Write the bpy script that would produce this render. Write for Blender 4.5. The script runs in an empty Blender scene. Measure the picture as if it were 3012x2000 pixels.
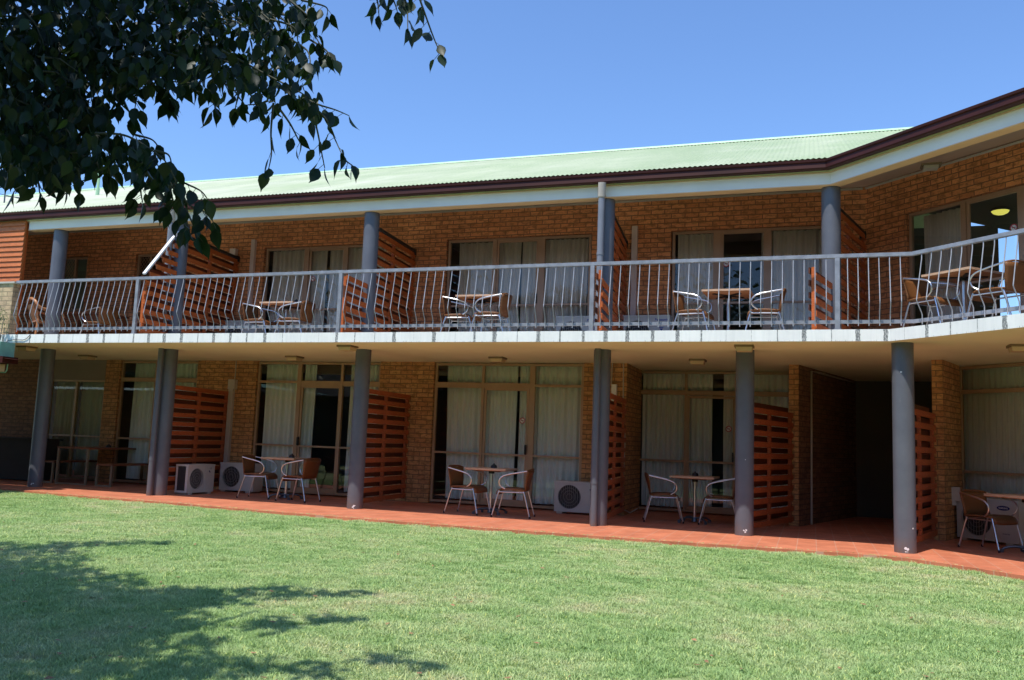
import bpy, math, random
from mathutils import Vector, Matrix
R = math.radians
random.seed(7)
scene = bpy.context.scene
col = scene.collection
C7 = 0.70710678

# ------------------------------------------------------------------ materials
def nt(name):
    m = bpy.data.materials.new(name); m.use_nodes = True
    t = m.node_tree; b = t.nodes['Principled BSDF']
    return m, t, b
def N(t, kind, **kw):
    n = t.nodes.new(kind)
    for k, v in kw.items():
        if k in n.inputs: n.inputs[k].default_value = v
        else: setattr(n, k, v)
    return n
def math_(t, op, a, b=None, c=None, clamp=False):
    n = t.nodes.new('ShaderNodeMath'); n.operation = op; n.use_clamp = clamp
    for i, v in enumerate((a, b, c)):
        if v is None: continue
        if hasattr(v, 'is_output'): t.links.new(v, n.inputs[i])
        else: n.inputs[i].default_value = v
    return n.outputs[0]
def mixc(t, f, a, b, bt='MIX'):
    n = t.nodes.new('ShaderNodeMix'); n.data_type = 'RGBA'; n.blend_type = bt
    for i, v in ((0, f), (6, a), (7, b)):
        if hasattr(v, 'is_output'): t.links.new(v, n.inputs[i])
        else: n.inputs[i].default_value = v if i == 0 else (tuple(v) + (1,))[:4]
    return n.outputs[2]
def ramp(t, fac, stops):
    n = t.nodes.new('ShaderNodeValToRGB'); t.links.new(fac, n.inputs[0])
    e = n.color_ramp.elements
    while len(e) < len(stops): e.new(0.5)
    for i, (p, c) in enumerate(stops):
        e[i].position = p; e[i].color = (tuple(c) + (1,))[:4] if not isinstance(c, (int, float)) else (c, c, c, 1)
    return n.outputs[0]
def uvn(t):
    return t.nodes.new('ShaderNodeTexCoord').outputs['UV']
def obj_co(t):
    return t.nodes.new('ShaderNodeTexCoord').outputs['Object']
def noise(t, vec, scale, detail=4, rough=.55, sc=None):
    if sc:
        mp = t.nodes.new('ShaderNodeMapping'); t.links.new(vec, mp.inputs[0]); mp.inputs['Scale'].default_value = sc; vec = mp.outputs[0]
    n = N(t, 'ShaderNodeTexNoise', Scale=scale, Detail=detail, Roughness=rough); t.links.new(vec, n.inputs['Vector'])
    return n.outputs['Fac']
def bump(t, b, h, strength=.3, dist=.01):
    n = N(t, 'ShaderNodeBump', Strength=strength, Distance=dist); t.links.new(h, n.inputs['Height']); t.links.new(n.outputs[0], b.inputs['Normal'])
def simple(name, c, rough=.6, metal=0, var=.18, vscale=6, bmp=0, spec=.5):
    m, t, b = nt(name)
    o = obj_co(t)
    f = noise(t, o, vscale)
    dark = tuple(x*(1-var) for x in c); lite = tuple(min(1, x*(1+var)) for x in c)
    t.links.new(ramp(t, f, [(.3, dark), (.7, lite)]), b.inputs['Base Color'])
    b.inputs['Roughness'].default_value = rough; b.inputs['Metallic'].default_value = metal
    b.inputs['Specular IOR Level'].default_value = spec
    if bmp: bump(t, b, noise(t, o, vscale*8), bmp, .004)
    return m
def brick_mat(name, c1, c2, mortar, dirt=.35):
    m, t, b = nt(name); uv = uvn(t)
    br = N(t, 'ShaderNodeTexBrick', Scale=1.0); br.offset = .5
    br.inputs['Mortar Size'].default_value = .008; br.inputs['Mortar Smooth'].default_value = .25
    br.inputs['Brick Width'].default_value = .240; br.inputs['Row Height'].default_value = .086; br.inputs['Bias'].default_value = -.1
    br.inputs['Color1'].default_value = c1+(1,); br.inputs['Color2'].default_value = c2+(1,); br.inputs['Mortar'].default_value = mortar+(1,)
    t.links.new(uv, br.inputs['Vector'])
    # dark flashed patches in the middle of many bricks
    big = noise(t, uv, 2.0, 3)
    pat = noise(t, uv, 7.5, 5, .7, (1.0, 1.9, 1))
    patch = ramp(t, pat, [(.47, 0.0), (.60, 1.0)])
    amount = math_(t, 'MULTIPLY', patch, .72)
    c = mixc(t, amount, br.outputs['Color'], tuple(x*dirt for x in c1))
    c = mixc(t, .5, c, ramp(t, big, [(.3, (.72, .72, .72)), (.7, (1.12, 1.08, 1.0))]), 'MULTIPLY')
    fine = noise(t, uv, 70, 3)
    c = mixc(t, .45, c, ramp(t, fine, [(.3, (.72, .7, .68)), (.7, (1.25, 1.2, 1.15))]), 'MULTIPLY')
    t.links.new(c, b.inputs['Base Color']); b.inputs['Roughness'].default_value = .85
    h = math_(t, 'SUBTRACT', 1.0, br.outputs['Fac'])
    h2 = math_(t, 'ADD', h, math_(t, 'MULTIPLY', fine, .35))
    bump(t, b, h2, .7, .006)
    return m
M = {}
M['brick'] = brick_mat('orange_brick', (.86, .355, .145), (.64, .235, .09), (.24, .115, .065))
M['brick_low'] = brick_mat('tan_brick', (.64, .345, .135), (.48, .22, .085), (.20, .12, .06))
M['brick_shade'] = brick_mat('shade_toned_brick', (.30, .16, .085), (.22, .11, .06), (.12, .075, .05))  # brick with the shade of the passage and left end mixed into its colour
M['brick_pale'] = brick_mat('pale_brick', (.62, .45, .27), (.54, .36, .22), (.30, .22, .14), .55)
def wood_mat(name, c, rough=.55, sc=1.0):
    m, t, b = nt(name); uv = uvn(t)
    g = noise(t, uv, 9*sc, 6, .65, (1.0, 9, 1)); k = noise(t, uv, 2.2, 2)
    cc = ramp(t, g, [(.25, tuple(x*.5 for x in c)), (.5, c), (.8, tuple(min(1, x*1.45) for x in c))])
    cc = mixc(t, .5, cc, ramp(t, k, [(.3, (.75, .7, .65)), (.7, (1.15, 1.1, 1.05))]), 'MULTIPLY')
    oi = t.nodes.new('ShaderNodeObjectInfo')
    t.links.new(cc, b.inputs['Base Color']); b.inputs['Roughness'].default_value = rough
    bump(t, b, g, .25, .003)
    return m
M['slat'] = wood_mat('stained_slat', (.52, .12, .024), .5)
M['slat_low'] = wood_mat('stained_slat_shaded', (.40, .095, .025), .55)  # slat stain toned darker, shade under the balcony put in its colour
M['slat_back'] = wood_mat('shade_toned_back_slat', (.13, .03, .008), .6)  # rear slat layer darkened in colour for the shade behind the front slats
M['clad'] = wood_mat('orange_cladding', (.52, .15, .035), .55)
M['tabletop'] = wood_mat('laminate_top', (.62, .40, .26), .35)
M['table_under'] = wood_mat('table_underside', (.42, .17, .07), .6)
def make_column():
    m, t, b = nt('charcoal_column_paint'); co = obj_co(t)
    n = noise(t, co, 3.0, 4, .6); sc = noise(t, co, 26, 5, .75, (1, 1, .35))
    g = t.nodes.new('ShaderNodeNewGeometry'); sp = t.nodes.new('ShaderNodeSeparateXYZ'); t.links.new(g.outputs['Position'], sp.inputs[0])
    c = ramp(t, n, [(.3, (.098, .104, .124)), (.7, (.124, .130, .152))])
    c = mixc(t, .7, c, ramp(t, sc, [(.28, (1.7, 1.65, 1.5)), (.36, (1, 1, 1)), (.66, (1, 1, 1)), (.74, (.7, .68, .64))]), 'MULTIPLY')
    foot = math_(t, 'MULTIPLY', ramp(t, sp.outputs[2], [(.0, 1.0), (.22, 0.0)]), ramp(t, noise(t, co, 11, 4), [(.35, .15), (.6, .9)]))
    c = mixc(t, foot, c, (.16, .105, .08))
    t.links.new(c, b.inputs['Base Color']); t.links.new(ramp(t, sc, [(.3, .62), (.6, .42)]), b.inputs['Roughness'])
    return m
M['column'] = make_column()
M['rail'] = simple('grey_rail_paint', (.27, .28, .31), .4, .1, .22, 9, .05)
M['baluster'] = simple('pale_baluster_paint', (.40, .405, .43), .4, .1, .15, 9)
M['gutter'] = simple('maroon_gutter', (.048, .010, .007), .55, 0, .25, 2, 0, .25)
M['beam'] = simple('beam_grey_white', (.88, .835, .74), .6, 0, .07, 1.2)
M['fascia'] = simple('cream_fascia', (.80, .78, .48), .6, 0, .08, 1.5)
M['lip'] = simple('cream_beam_lip', (.80, .52, .28), .6, 0, .06, 1.5)
M['soffit_up'] = simple('eave_lining', (.62, .46, .34), .75, 0, .05, 1)
M['soffit'] = simple('beige_soffit', (.86, .80, .57), .8, 0, .07, .6)
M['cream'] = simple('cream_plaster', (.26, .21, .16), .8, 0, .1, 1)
M['frame'] = simple('bronze_window_frame', (.44, .29, .17), .4, .15, .08, 4)
M['frame_up'] = simple('brown_window_frame', (.44, .265, .165), .4, .15, .08, 4)
M['black'] = simple('black_plastic', (.012, .012, .014), .4, 0, .1, 4)
M['cap'] = simple('black_painted_cap', (.022, .021, .022), .5, 0, .2, 4)
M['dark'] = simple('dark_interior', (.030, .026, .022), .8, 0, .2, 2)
M['room'] = simple('room_paint', (.11, .10, .085), .9, 0, .1, 1)
M['carpet'] = simple('room_carpet', (.07, .05, .035), .95, 0, .1, 8)
M['metal'] = simple('brushed_aluminium', (.72, .72, .74), .28, 1, .06, 12)
M['darkmetal'] = simple('grey_cast_metal', (.14, .15, .17), .4, .6, .1, 8)
M['ac'] = simple('air_conditioner_shell', (.56, .55, .50), .5, 0, .06, 3)
M['ac_dark'] = simple('fan_recess', (.030, .030, .032), .6, 0, .1, 5)
M['duct'] = simple('pale_duct', (.48, .42, .35), .6, 0, .1, 3)
M['white'] = simple('white_paint', (.80, .80, .78), .5, 0, .05, 3)
M['light_cover'] = simple('light_cover', (.58, .44, .26), .5, 0, .06, 3)
M['light_base'] = simple('light_base', (.20, .14, .08), .6, 0, .1, 3)
M['plastic_chair'] = simple('tan_plastic', (.45, .20, .085), .4, 0, .06, 3)
M['green_metal'] = simple('pale_green_sheet', (.20, .44, .34), .45, 0, .12, 6)
M['ribgreen'] = simple('ridge_green', (.40, .62, .38), .5, 0, .08, 2)
M['stem'] = simple('leaf_stem', (.05, .055, .03), .7, 0, .2, 20)
M['bark'] = simple('grey_bark', (.14, .12, .10), .9, 0, .35, 9, .5)
M['blue_ink'] = simple('blue_print', (.02, .045, .30), .5, 0, .05, 5)
M['navy_ink'] = simple('navy_print', (.01, .02, .12), .4, 0, .05, 5)
M['red_ink'] = simple('red_print', (.50, .03, .06), .5, 0, .05, 5)
M['grey_ink'] = simple('grey_print', (.16, .16, .17), .5, 0, .05, 5)
M['cable'] = simple('dark_cable', (.03, .035, .04), .6, 0, .05, 5)

def make_wicker():
    m, t, b = nt('brown_wicker'); uv = uvn(t)
    w = N(t, 'ShaderNodeTexChecker', Scale=90.0); t.links.new(uv, w.inputs['Vector'])
    c = mixc(t, w.outputs['Fac'], (.26, .105, .030), (.13, .045, .013))
    t.links.new(c, b.inputs['Base Color']); b.inputs['Roughness'].default_value = .5
    bump(t, b, w.outputs['Fac'], .4, .003); return m
M['wicker'] = make_wicker()

def make_slab_face():
    m, t, b = nt('white_slab_edge'); uv = uvn(t)
    sp = t.nodes.new('ShaderNodeSeparateXYZ'); t.links.new(uv, sp.inputs[0]); u, v = sp.outputs[0], sp.outputs[1]
    wob = noise(t, uv, 1.1, 2, .5, (1, .0, 1))
    uu = math_(t, 'ADD', math_(t, 'DIVIDE', u, .333), math_(t, 'MULTIPLY', wob, .45))
    fr = math_(t, 'ABSOLUTE', math_(t, 'SUBTRACT', math_(t, 'FRACT', uu), .5))
    cell = math_(t, 'FLOOR', uu)
    wn = N(t, 'ShaderNodeTexWhiteNoise', noise_dimensions='1D'); t.links.new(cell, wn.inputs['W'])
    amt = ramp(t, wn.outputs['Value'], [(.05, .12), (.65, 1.0)])
    jag = noise(t, uv, 30, 5, .7, (1.6, .55, 1))
    width = math_(t, 'MULTIPLY', math_(t, 'MULTIPLY', amt, .12), math_(t, 'ADD', .25, math_(t, 'MULTIPLY', jag, 1.1)))
    d = math_(t, 'SUBTRACT', width, fr)
    mask = math_(t, 'MULTIPLY', math_(t, 'MULTIPLY', d, 60, None, True), ramp(t, noise(t, uv, 60, 4, .7, (1.5, .5, 1)), [(.36, .15), (.52, 1.0)]))
    # hair-fine drips hanging at the lower lip
    drip = noise(t, uv, 55, 2, .6, (1.4, .05, 1))
    low = ramp(t, math_(t, 'SUBTRACT', v, 2.655), [(.004, 1.0), (.025, 0.0)])
    dm = math_(t, 'MULTIPLY', ramp(t, drip, [(.56, 0.0), (.68, .6)]), low)
    allm = math_(t, 'MAXIMUM', mask, dm)
    base = ramp(t, noise(t, uv, 3, 5), [(.3, (.84, .83, .79)), (.7, (.93, .92, .87))])
    streak = ramp(t, noise(t, uv, 22, 4, .6, (1, .06, 1)), [(.35, (.92, .93, .93)), (.6, (1, 1, 1))])
    base = mixc(t, .8, base, streak, 'MULTIPLY')
    t.links.new(mixc(t, math_(t, 'MULTIPLY', allm, .9), base, (.09, .10, .10)), b.inputs['Base Color'])
    b.inputs['Roughness'].default_value = .7
    return m
M['slab_face'] = make_slab_face()
M['slab_top'] = simple('balcony_concrete', (.50, .47, .44), .8, 0, .12, 3)

def make_tile():
    m, t, b = nt('terracotta_tile')
    co = obj_co(t)
    mp = t.nodes.new('ShaderNodeMapping'); t.links.new(co, mp.inputs[0]); mp.inputs['Rotation'].default_value = (0, 0, R(0))
    br = N(t, 'ShaderNodeTexBrick', Scale=1.0); br.offset = 0.0
    br.inputs['Mortar Size'].default_value = .0045; br.inputs['Brick Width'].default_value = .24; br.inputs['Row Height'].default_value = .24
    br.inputs['Color1'].default_value = (.62, .200, .100, 1); br.inputs['Color2'].default_value = (.56, .168, .082, 1); br.inputs['Mortar'].default_value = (.58, .30, .20, 1)
    t.links.new(mp.outputs[0], br.inputs['Vector'])
    n = noise(t, co, 3, 5)
    c = mixc(t, .8, br.outputs['Color'], ramp(t, n, [(.3, (.70, .70, .70)), (.7, (1.10, 1.16, 1.20))]), 'MULTIPLY')
    st_ = noise(t, co, 14, 5, .75)
    c = mixc(t, .6, c, ramp(t, st_, [(.32, (.55, .5, .48)), (.45, (1, 1, 1))]), 'MULTIPLY')
    t.links.new(c, b.inputs['Base Color']); b.inputs['Roughness'].default_value = .6
    bump(t, b, math_(t, 'SUBTRACT', 1.0, br.outputs['Fac']), .4, .004)
    return m
M['tile'] = make_tile()

def make_roof():
    m, t, b = nt('weathered_green_roof'); uv = uvn(t)
    co = obj_co(t)
    n1 = noise(t, co, .35, 5, .6); n2 = noise(t, co, 3.5, 5, .7, (1, .25, .25)); 
    f = math_(t, 'ADD', math_(t, 'MULTIPLY', n1, .7), math_(t, 'MULTIPLY', n2, .3))
    # whiter towards the far left end
    sx = t.nodes.new('ShaderNodeSeparateXYZ'); t.links.new(co, sx.inputs[0])
    g = math_(t, 'MULTIPLY', math_(t, 'ADD', sx.outputs[0], 3.0), -.012)
    f = math_(t, 'ADD', f, g)
    c = ramp(t, f, [(.36, (.36, .44, .245)), (.50, (.45, .505, .32)), (.68, (.60, .61, .47))])
    su = t.nodes.new('ShaderNodeSeparateXYZ'); t.links.new(uv, su.inputs[0])
    row = math_(t, 'LESS_THAN', math_(t, 'ABSOLUTE', math_(t, 'SUBTRACT', math_(t, 'FRACT', math_(t, 'DIVIDE', su.outputs[1], .86)), .5)), .018)
    dot = math_(t, 'LESS_THAN', math_(t, 'FRACT', math_(t, 'DIVIDE', su.outputs[0], .152)), .35)
    lap = math_(t, 'LESS_THAN', math_(t, 'ABSOLUTE', math_(t, 'SUBTRACT', su.outputs[1], 16.1)), .02)
    sheet = math_(t, 'FLOOR', math_(t, 'DIVIDE', su.outputs[0], .762)); wn = N(t, 'ShaderNodeTexWhiteNoise', noise_dimensions='1D'); t.links.new(sheet, wn.inputs['W'])
    c = mixc(t, 1.0, c, ramp(t, wn.outputs['Value'], [(0, (.93, .94, .93)), (1, (1.04, 1.03, 1.03))]), 'MULTIPLY')
    c = mixc(t, math_(t, 'MULTIPLY', math_(t, 'MAXIMUM', math_(t, 'MULTIPLY', row, dot), lap), .45), c, (.20, .26, .18))
    t.links.new(c, b.inputs['Base Color']); b.inputs['Roughness'].default_value = .55
    return m
M['roof'] = make_roof()

def make_glass():
    m = bpy.data.materials.new('window_glass'); m.use_nodes = True; t = m.node_tree; t.nodes.clear()
    o = t.nodes.new('ShaderNodeOutputMaterial')
    tr = N(t, 'ShaderNodeBsdfTransparent'); tr.inputs[0].default_value = (.93, .95, .94, 1)
    gl = N(t, 'ShaderNodeBsdfGlossy'); gl.inputs['Roughness'].default_value = .0; gl.inputs[0].default_value = (1, 1, 1, 1)
    fr = N(t, 'ShaderNodeFresnel', IOR=1.5)
    f = math_(t, 'ADD', math_(t, 'MULTIPLY', fr.outputs[0], 1.05), .005, None, True)
    # spots of dried spray
    nb = N(t, 'ShaderNodeBump', Strength=.02, Distance=.01); t.links.new(noise(t, obj_co(t), 1.3, 2), nb.inputs['Height']); t.links.new(nb.outputs[0], gl.inputs['Normal'])
    mx = t.nodes.new('ShaderNodeMixShader'); t.links.new(f, mx.inputs[0]); t.links.new(tr.outputs[0], mx.inputs[1]); t.links.new(gl.outputs[0], mx.inputs[2])
    t.links.new(mx.outputs[0], o.inputs[0]); return m
M['glass'] = make_glass()

def make_cloth(name, c):
    m, t, b = nt(name)
    b.inputs['Base Color'].default_value = c+(1,); b.inputs['Roughness'].default_value = .9
    n = noise(t, uvn(t), 40, 3, .6, (1, .05, 1))
    t.links.new(ramp(t, n, [(.3, tuple(x*.86 for x in c)), (.7, c)]), b.inputs['Base Color'])
    return m
M['curtain'] = make_cloth('grey_curtain', (.90, .88, .78))
M['curtain_up'] = make_cloth('beige_curtain', (.80, .66, .55))

def make_leaf(name, c, tr):
    m = bpy.data.materials.new(name); m.use_nodes = True; t = m.node_tree; b = t.nodes['Principled BSDF']; o = t.nodes['Material Output']
    g = t.nodes.new('ShaderNodeNewGeometry')
    cc = ramp(t, g.outputs['Random Per Island'], [(0, tuple(x*.6 for x in c)), (.6, c), (1, (c[0]*1.7, c[1]*1.5, c[2]*1.1))])
    t.links.new(cc, b.inputs['Base Color']); b.inputs['Roughness'].default_value = .45; b.inputs['Specular IOR Level'].default_value = .28
    tl = N(t, 'ShaderNodeBsdfTranslucent'); tl.inputs[0].default_value = tr+(1,)
    mx = t.nodes.new('ShaderNodeMixShader'); mx.inputs[0].default_value = .22
    t.links.new(b.outputs[0], mx.inputs[1]); t.links.new(tl.outputs[0], mx.inputs[2]); t.links.new(mx.outputs[0], o.inputs[0]); return m
M['leaf'] = make_leaf('fig_leaf', (.008, .022, .010), (.022, .065, .008))
M['leaf_far'] = make_leaf('hedge_leaf', (.035, .07, .022), (.05, .10, .02))
M['plant_leaf'] = make_leaf('plant_leaf', (.07, .16, .03), (.10, .2, .03))

def make_grass():
    m = bpy.data.materials.new('grass_blade'); m.use_nodes = True; t = m.node_tree; b = t.nodes['Principled BSDF']; o = t.nodes['Material Output']
    g = t.nodes.new('ShaderNodeNewGeometry')
    co = obj_co(t)
    oi = t.nodes.new('ShaderNodeObjectInfo')
    n1 = noise(t, g.outputs['Position'], .55, 4, .6); n2 = noise(t, g.outputs['Position'], 2.6, 4, .7)
    f = math_(t, 'ADD', math_(t, 'MULTIPLY', n1, .55), math_(t, 'MULTIPLY', n2, .45))
    c = ramp(t, f, [(.34, (.28, .45, .16)), (.45, (.41, .58, .24)), (.55, (.52, .63, .31)), (.67, (.70, .65, .43))])
    rr = ramp(t, g.outputs['Random Per Island'], [(0, (.60, .66, .60)), (.55, (1, 1, 1)), (.9, (1.25, 1.2, 1.1)), (1, (1.9, 1.45, 1.1))])
    c = mixc(t, 1.0, c, rr, 'MULTIPLY')
    t.links.new(c, b.inputs['Base Color']); b.inputs['Roughness'].default_value = .55; b.inputs['Specular IOR Level'].default_value = .35
    tl = N(t, 'ShaderNodeBsdfTranslucent'); t.links.new(c, tl.inputs[0])
    mx = t.nodes.new('ShaderNodeMixShader'); mx.inputs[0].default_value = .32
    t.links.new(b.outputs[0], mx.inputs[1]); t.links.new(tl.outputs[0], mx.inputs[2]); t.links.new(mx.outputs[0], o.inputs[0]); return m
M['grass'] = make_grass()
def make_lawn():
    m, t, b = nt('lawn_soil'); co = obj_co(t)
    n1 = noise(t, co, .55, 4, .6); n2 = noise(t, co, 2.6, 4, .7); n3 = noise(t, co, 60, 3, .8)
    f = math_(t, 'ADD', math_(t, 'MULTIPLY', n1, .55), math_(t, 'MULTIPLY', n2, .45))
    c = ramp(t, f, [(.36, (.24, .33, .12)), (.52, (.33, .40, .17)), (.68, (.46, .43, .25))])
    c = mixc(t, .8, c, ramp(t, n3, [(.3, (.5, .5, .5)), (.7, (1.3, 1.3, 1.25))]), 'MULTIPLY')
    t.links.new(c, b.inputs['Base Color']); b.inputs['Roughness'].default_value = .95; bump(t, b, n3, .6, .02); return m
M['lawn'] = make_lawn()

# ------------------------------------------------------------------ mesh builder
class MB:
    def __init__(s): s.v = []; s.f = []; s.mi = []; s.sm = []
    def add(s, vs, fs, mi=0, smooth=False):
        k = len(s.v); s.v += [Vector(p) for p in vs]
        for f in fs: s.f.append([i+k for i in f]); s.mi.append(mi); s.sm.append(smooth)
        return s
    def hexa(s, p, mi=0):   # p: 8 corners, bottom 0-3 ccw, top 4-7
        return s.add(p, [(3,2,1,0),(4,5,6,7),(0,1,5,4),(1,2,6,5),(2,3,7,6),(3,0,4,7)], mi)
    def box(s, x0, x1, y0, y1, z0, z1, F=None, mi=0):
        P = [(x0,y0,z0),(x1,y0,z0),(x1,y1,z0),(x0,y1,z0),(x0,y0,z1),(x1,y0,z1),(x1,y1,z1),(x0,y1,z1)]
        if F: P = [F(*p) for p in P]
        return s.hexa(P, mi)
    def bar(s, a, b, w, h, up=(0,0,1), mi=0):
        a, b = Vector(a), Vector(b); d = (b-a).normalized(); u = Vector(up)
        r = d.cross(u).normalized(); u = r.cross(d).normalized()
        P = []
        for c in (a, b):
            P.append([c - r*w/2 - u*h/2, c + r*w/2 - u*h/2, c + r*w/2 + u*h/2, c - r*w/2 + u*h/2])
        return s.add(P[0]+P[1], [(0,1,2,3),(7,6,5,4),(0,4,5,1),(1,5,6,2),(2,6,7,3),(3,7,4,0)], mi)
    def tube(s, pts, r, n=8, mi=0, caps=True):
        pts = [Vector(p) for p in pts]; rr = r if isinstance(r, (list, tuple)) else [r]*len(pts)
        rings = []; ref = None
        for i, p in enumerate(pts):
            d = (pts[min(i+1, len(pts)-1)] - pts[max(i-1, 0)]).normalized()
            if ref is None: ref = Vector((0,0,1)) if abs(d.z) < .9 else Vector((1,0,0))
            x = (ref - d*ref.dot(d)).normalized(); ref = x; y = d.cross(x)
            rings.append([p + (x*math.cos(2*math.pi*k/n) + y*math.sin(2*math.pi*k/n))*rr[i] for k in range(n)])
        vs = [q for g in rings for q in g]; fs = []
        for i in range(len(pts)-1):
            for k in range(n):
                a = i*n+k; b = i*n+(k+1) % n; fs.append((a, b, b+n, a+n))
        s.add(vs, fs, mi, True)
        if caps: s.add(rings[0], [tuple(reversed(range(n)))], mi); s.add(rings[-1], [tuple(range(n))], mi)
        return s
    def build(s, name, mat, parent=None, smooth=None):
        me = bpy.data.meshes.new(name)
        off = Vector((0,0,0)); q = parent
        while q is not None: off += q.location; q = q.parent
        me.from_pydata([tuple(p-off) for p in s.v], [], s.f)
        mats = mat if isinstance(mat, list) else [mat]
        for m in mats: me.materials.append(m)
        me.polygons.foreach_set('material_index', s.mi)
        me.polygons.foreach_set('use_smooth', s.sm if smooth is None else [smooth]*len(s.f))
        uv = me.uv_layers.new(name='UVMap'); dat = [0.0]*(2*len(me.loops))
        vv = s.v
        for p in me.polygons:
            n = p.normal
            if abs(n.z) > .8:
                for li in p.loop_indices:
                    w = vv[me.loops[li].vertex_index]; dat[2*li] = w.x; dat[2*li+1] = w.y
            else:
                tx, ty = -n.y, n.x; l = math.hypot(tx, ty) or 1; tx /= l; ty /= l
                if tx < 0: tx, ty = -tx, -ty
                for li in p.loop_indices:
                    w = vv[me.loops[li].vertex_index]; dat[2*li] = w.x*tx + w.y*ty; dat[2*li+1] = w.z
        uv.data.foreach_set('uv', dat); me.update()
        o = bpy.data.objects.new(name, me); col.objects.link(o)
        if parent is not None: o.parent = parent
        return o
def tag(o, label=None, cat=None, group=None, kind=None):
    if label: o['label'] = label
    if cat: o['category'] = cat
    if group: o['group'] = group
    if kind: o['kind'] = kind
    return o
def empty(name, loc, label, cat, group=None, rz=0):
    o = bpy.data.objects.new(name, None); col.objects.link(o); o.location = loc; o.rotation_euler = (0,0,rz); o.empty_display_size = .2
    return tag(o, label, cat, group)
def copy_tree(o, parent=None):
    c = o.copy(); col.objects.link(c); c.parent = parent
    for ch in list(o.children): copy_tree(ch, c)
    return c
def FL(u, d, z): return Vector((u, d, z))                        # left wing frame: u along X, d depth
OR = Vector((1.04, 14.85, 0))
def FR(u, d, z): return Vector((OR.x + C7*u + C7*d, OR.y - C7*u + C7*d, z))    # right wing frame

def wall(mb, F, u0, u1, d0, d1, z0, z1, holes=()):
    us = sorted(set([u0, u1] + [h[0] for h in holes] + [h[1] for h in holes]))
    for a, b in zip(us[:-1], us[1:]):
        hs = sorted([h for h in holes if h[0] < (a+b)/2 < h[1]], key=lambda h: h[2]); z = z0
        for h in hs:
            if h[2] > z: mb.box(a, b, d0, d1, z, h[2], F)
            z = h[3]
        if z < z1: mb.box(a, b, d0, d1, z, z1, F)

# ------------------------------------------------------------------ camera, light, world
cam = bpy.data.cameras.new('camera'); co = bpy.data.objects.new('camera', cam); col.objects.link(co); scene.camera = co
cam.sensor_width = 36; cam.sensor_fit = 'HORIZONTAL'; cam.lens = 2556.75/3012*36; cam.clip_start = .05; cam.clip_end = 2000
def set_cam():
    pi_, ro, al = .1161347, .03751645, -.3334842
    def back(v):
        x, y, z = v            # camera-aligned (roll removed) -> world
        c, s = math.cos(ro), math.sin(ro); x, z = c*x - s*z, s*x + c*z
        c, s = math.cos(pi_), math.sin(pi_); y, z = y*c - z*s, y*s + z*c
        c, s = math.cos(-al), math.sin(-al); return Vector((c*x - s*y, s*x + c*y, z))
    right, up, fwd = back((1,0,0)), back((0,0,1)), back((0,1,0))
    m = Matrix((right, up, -fwd)).transposed().to_4x4(); m.translation = Vector((.1791, -.30865, 1.20245)); co.matrix_world = m
set_cam()
SUN = Vector((-.15, -.42, 1.0)).normalized()
sd = bpy.data.lights.new('sun', 'SUN'); so = bpy.data.objects.new('sun', sd); col.objects.link(so)
sd.energy = 5.0; sd.angle = R(.53); sd.color = (1.0, .95, .86); so.rotation_euler = SUN.to_track_quat('Z', 'Y').to_euler(); so.location = (0, 0, 30)
w = bpy.data.worlds.new('World'); scene.world = w; w.use_nodes = True
t = w.node_tree; bg = t.nodes['Background']
sky = t.nodes.new('ShaderNodeTexSky'); sky.sky_type = 'NISHITA'; sky.sun_disc = False
sky.sun_elevation = math.asin(SUN.z); sky.sun_rotation = math.atan2(SUN.x, SUN.y)
sky.air_density = 1.0; sky.dust_density = .6; sky.ozone_density = 2.2; sky.altitude = 0
tint = t.nodes.new('ShaderNodeMix'); tint.data_type = 'RGBA'; tint.blend_type = 'MULTIPLY'; tint.inputs[0].default_value = 1.0
t.links.new(sky.outputs[0], tint.inputs[6]); tint.inputs[7].default_value = (1.10, 1.36, 1.70, 1)
t.links.new(tint.outputs[2], bg.inputs[0]); bg.inputs[1].default_value = .14
scene.view_settings.view_transform = 'Standard'; scene.view_settings.look = 'None'; scene.view_settings.exposure = 0
scene.cycles.max_bounces = 8; scene.cycles.transparent_max_bounces = 12; scene.cycles.sample_clamp_indirect = 6

# ------------------------------------------------------------------ ground
def lawn_z(x, y):
    e = max(0.0, 11.0 - y); return -.045 - .024*min(e, 16)
g = MB(); xs = [-160, -60, -30] + [-22+i*.8 for i in range(45)] + [20, 50, 160]; ys = [-160, -60, -25] + [-14+i*.8 for i in range(43)] + [30, 60, 160]
vs = [(x, y, lawn_z(x, y)) for y in ys for x in xs]; nx = len(xs)
g.add(vs, [(j*nx+i, j*nx+i+1, (j+1)*nx+i+1, (j+1)*nx+i) for j in range(len(ys)-1) for i in range(nx-1)], 0, True)
tag(g.build('ground', M['lawn']), kind='structure')
EDGE = [(-24, 12.4), (-14.2, 12.0), (-11.6, 11.62), (-9.7, 11.58), (-8.2, 11.36), (-5.7, 11.22), (-3.9, 11.18), (-1.8, 11.18), (-.4, 11.22), (.5, 11.30), (1.2, 11.26), (1.84, 10.76), (2.31, 10.32), (8, 4.63)]
def edge_y(x):
    for (a, b), (c, d) in zip(EDGE[:-1], EDGE[1:]):
        if a <= x <= c: return b + (d-b)*(x-a)/(c-a)
    return 12.4
p = MB(); n = len(EDGE); top = [(x, y, 0) for x, y in EDGE] + [(16, 12, 0), (9, 24, 0), (-24, 24, 0)]; k = len(top)
p.add(top + [(x, y, -.2) for x, y, z in top], [tuple(range(k))] + [(i, i+k, (i+1) % k + k, (i+1) % k) for i in range(k)])
tag(p.build('tiled_path', M['tile']), kind='structure')

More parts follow.
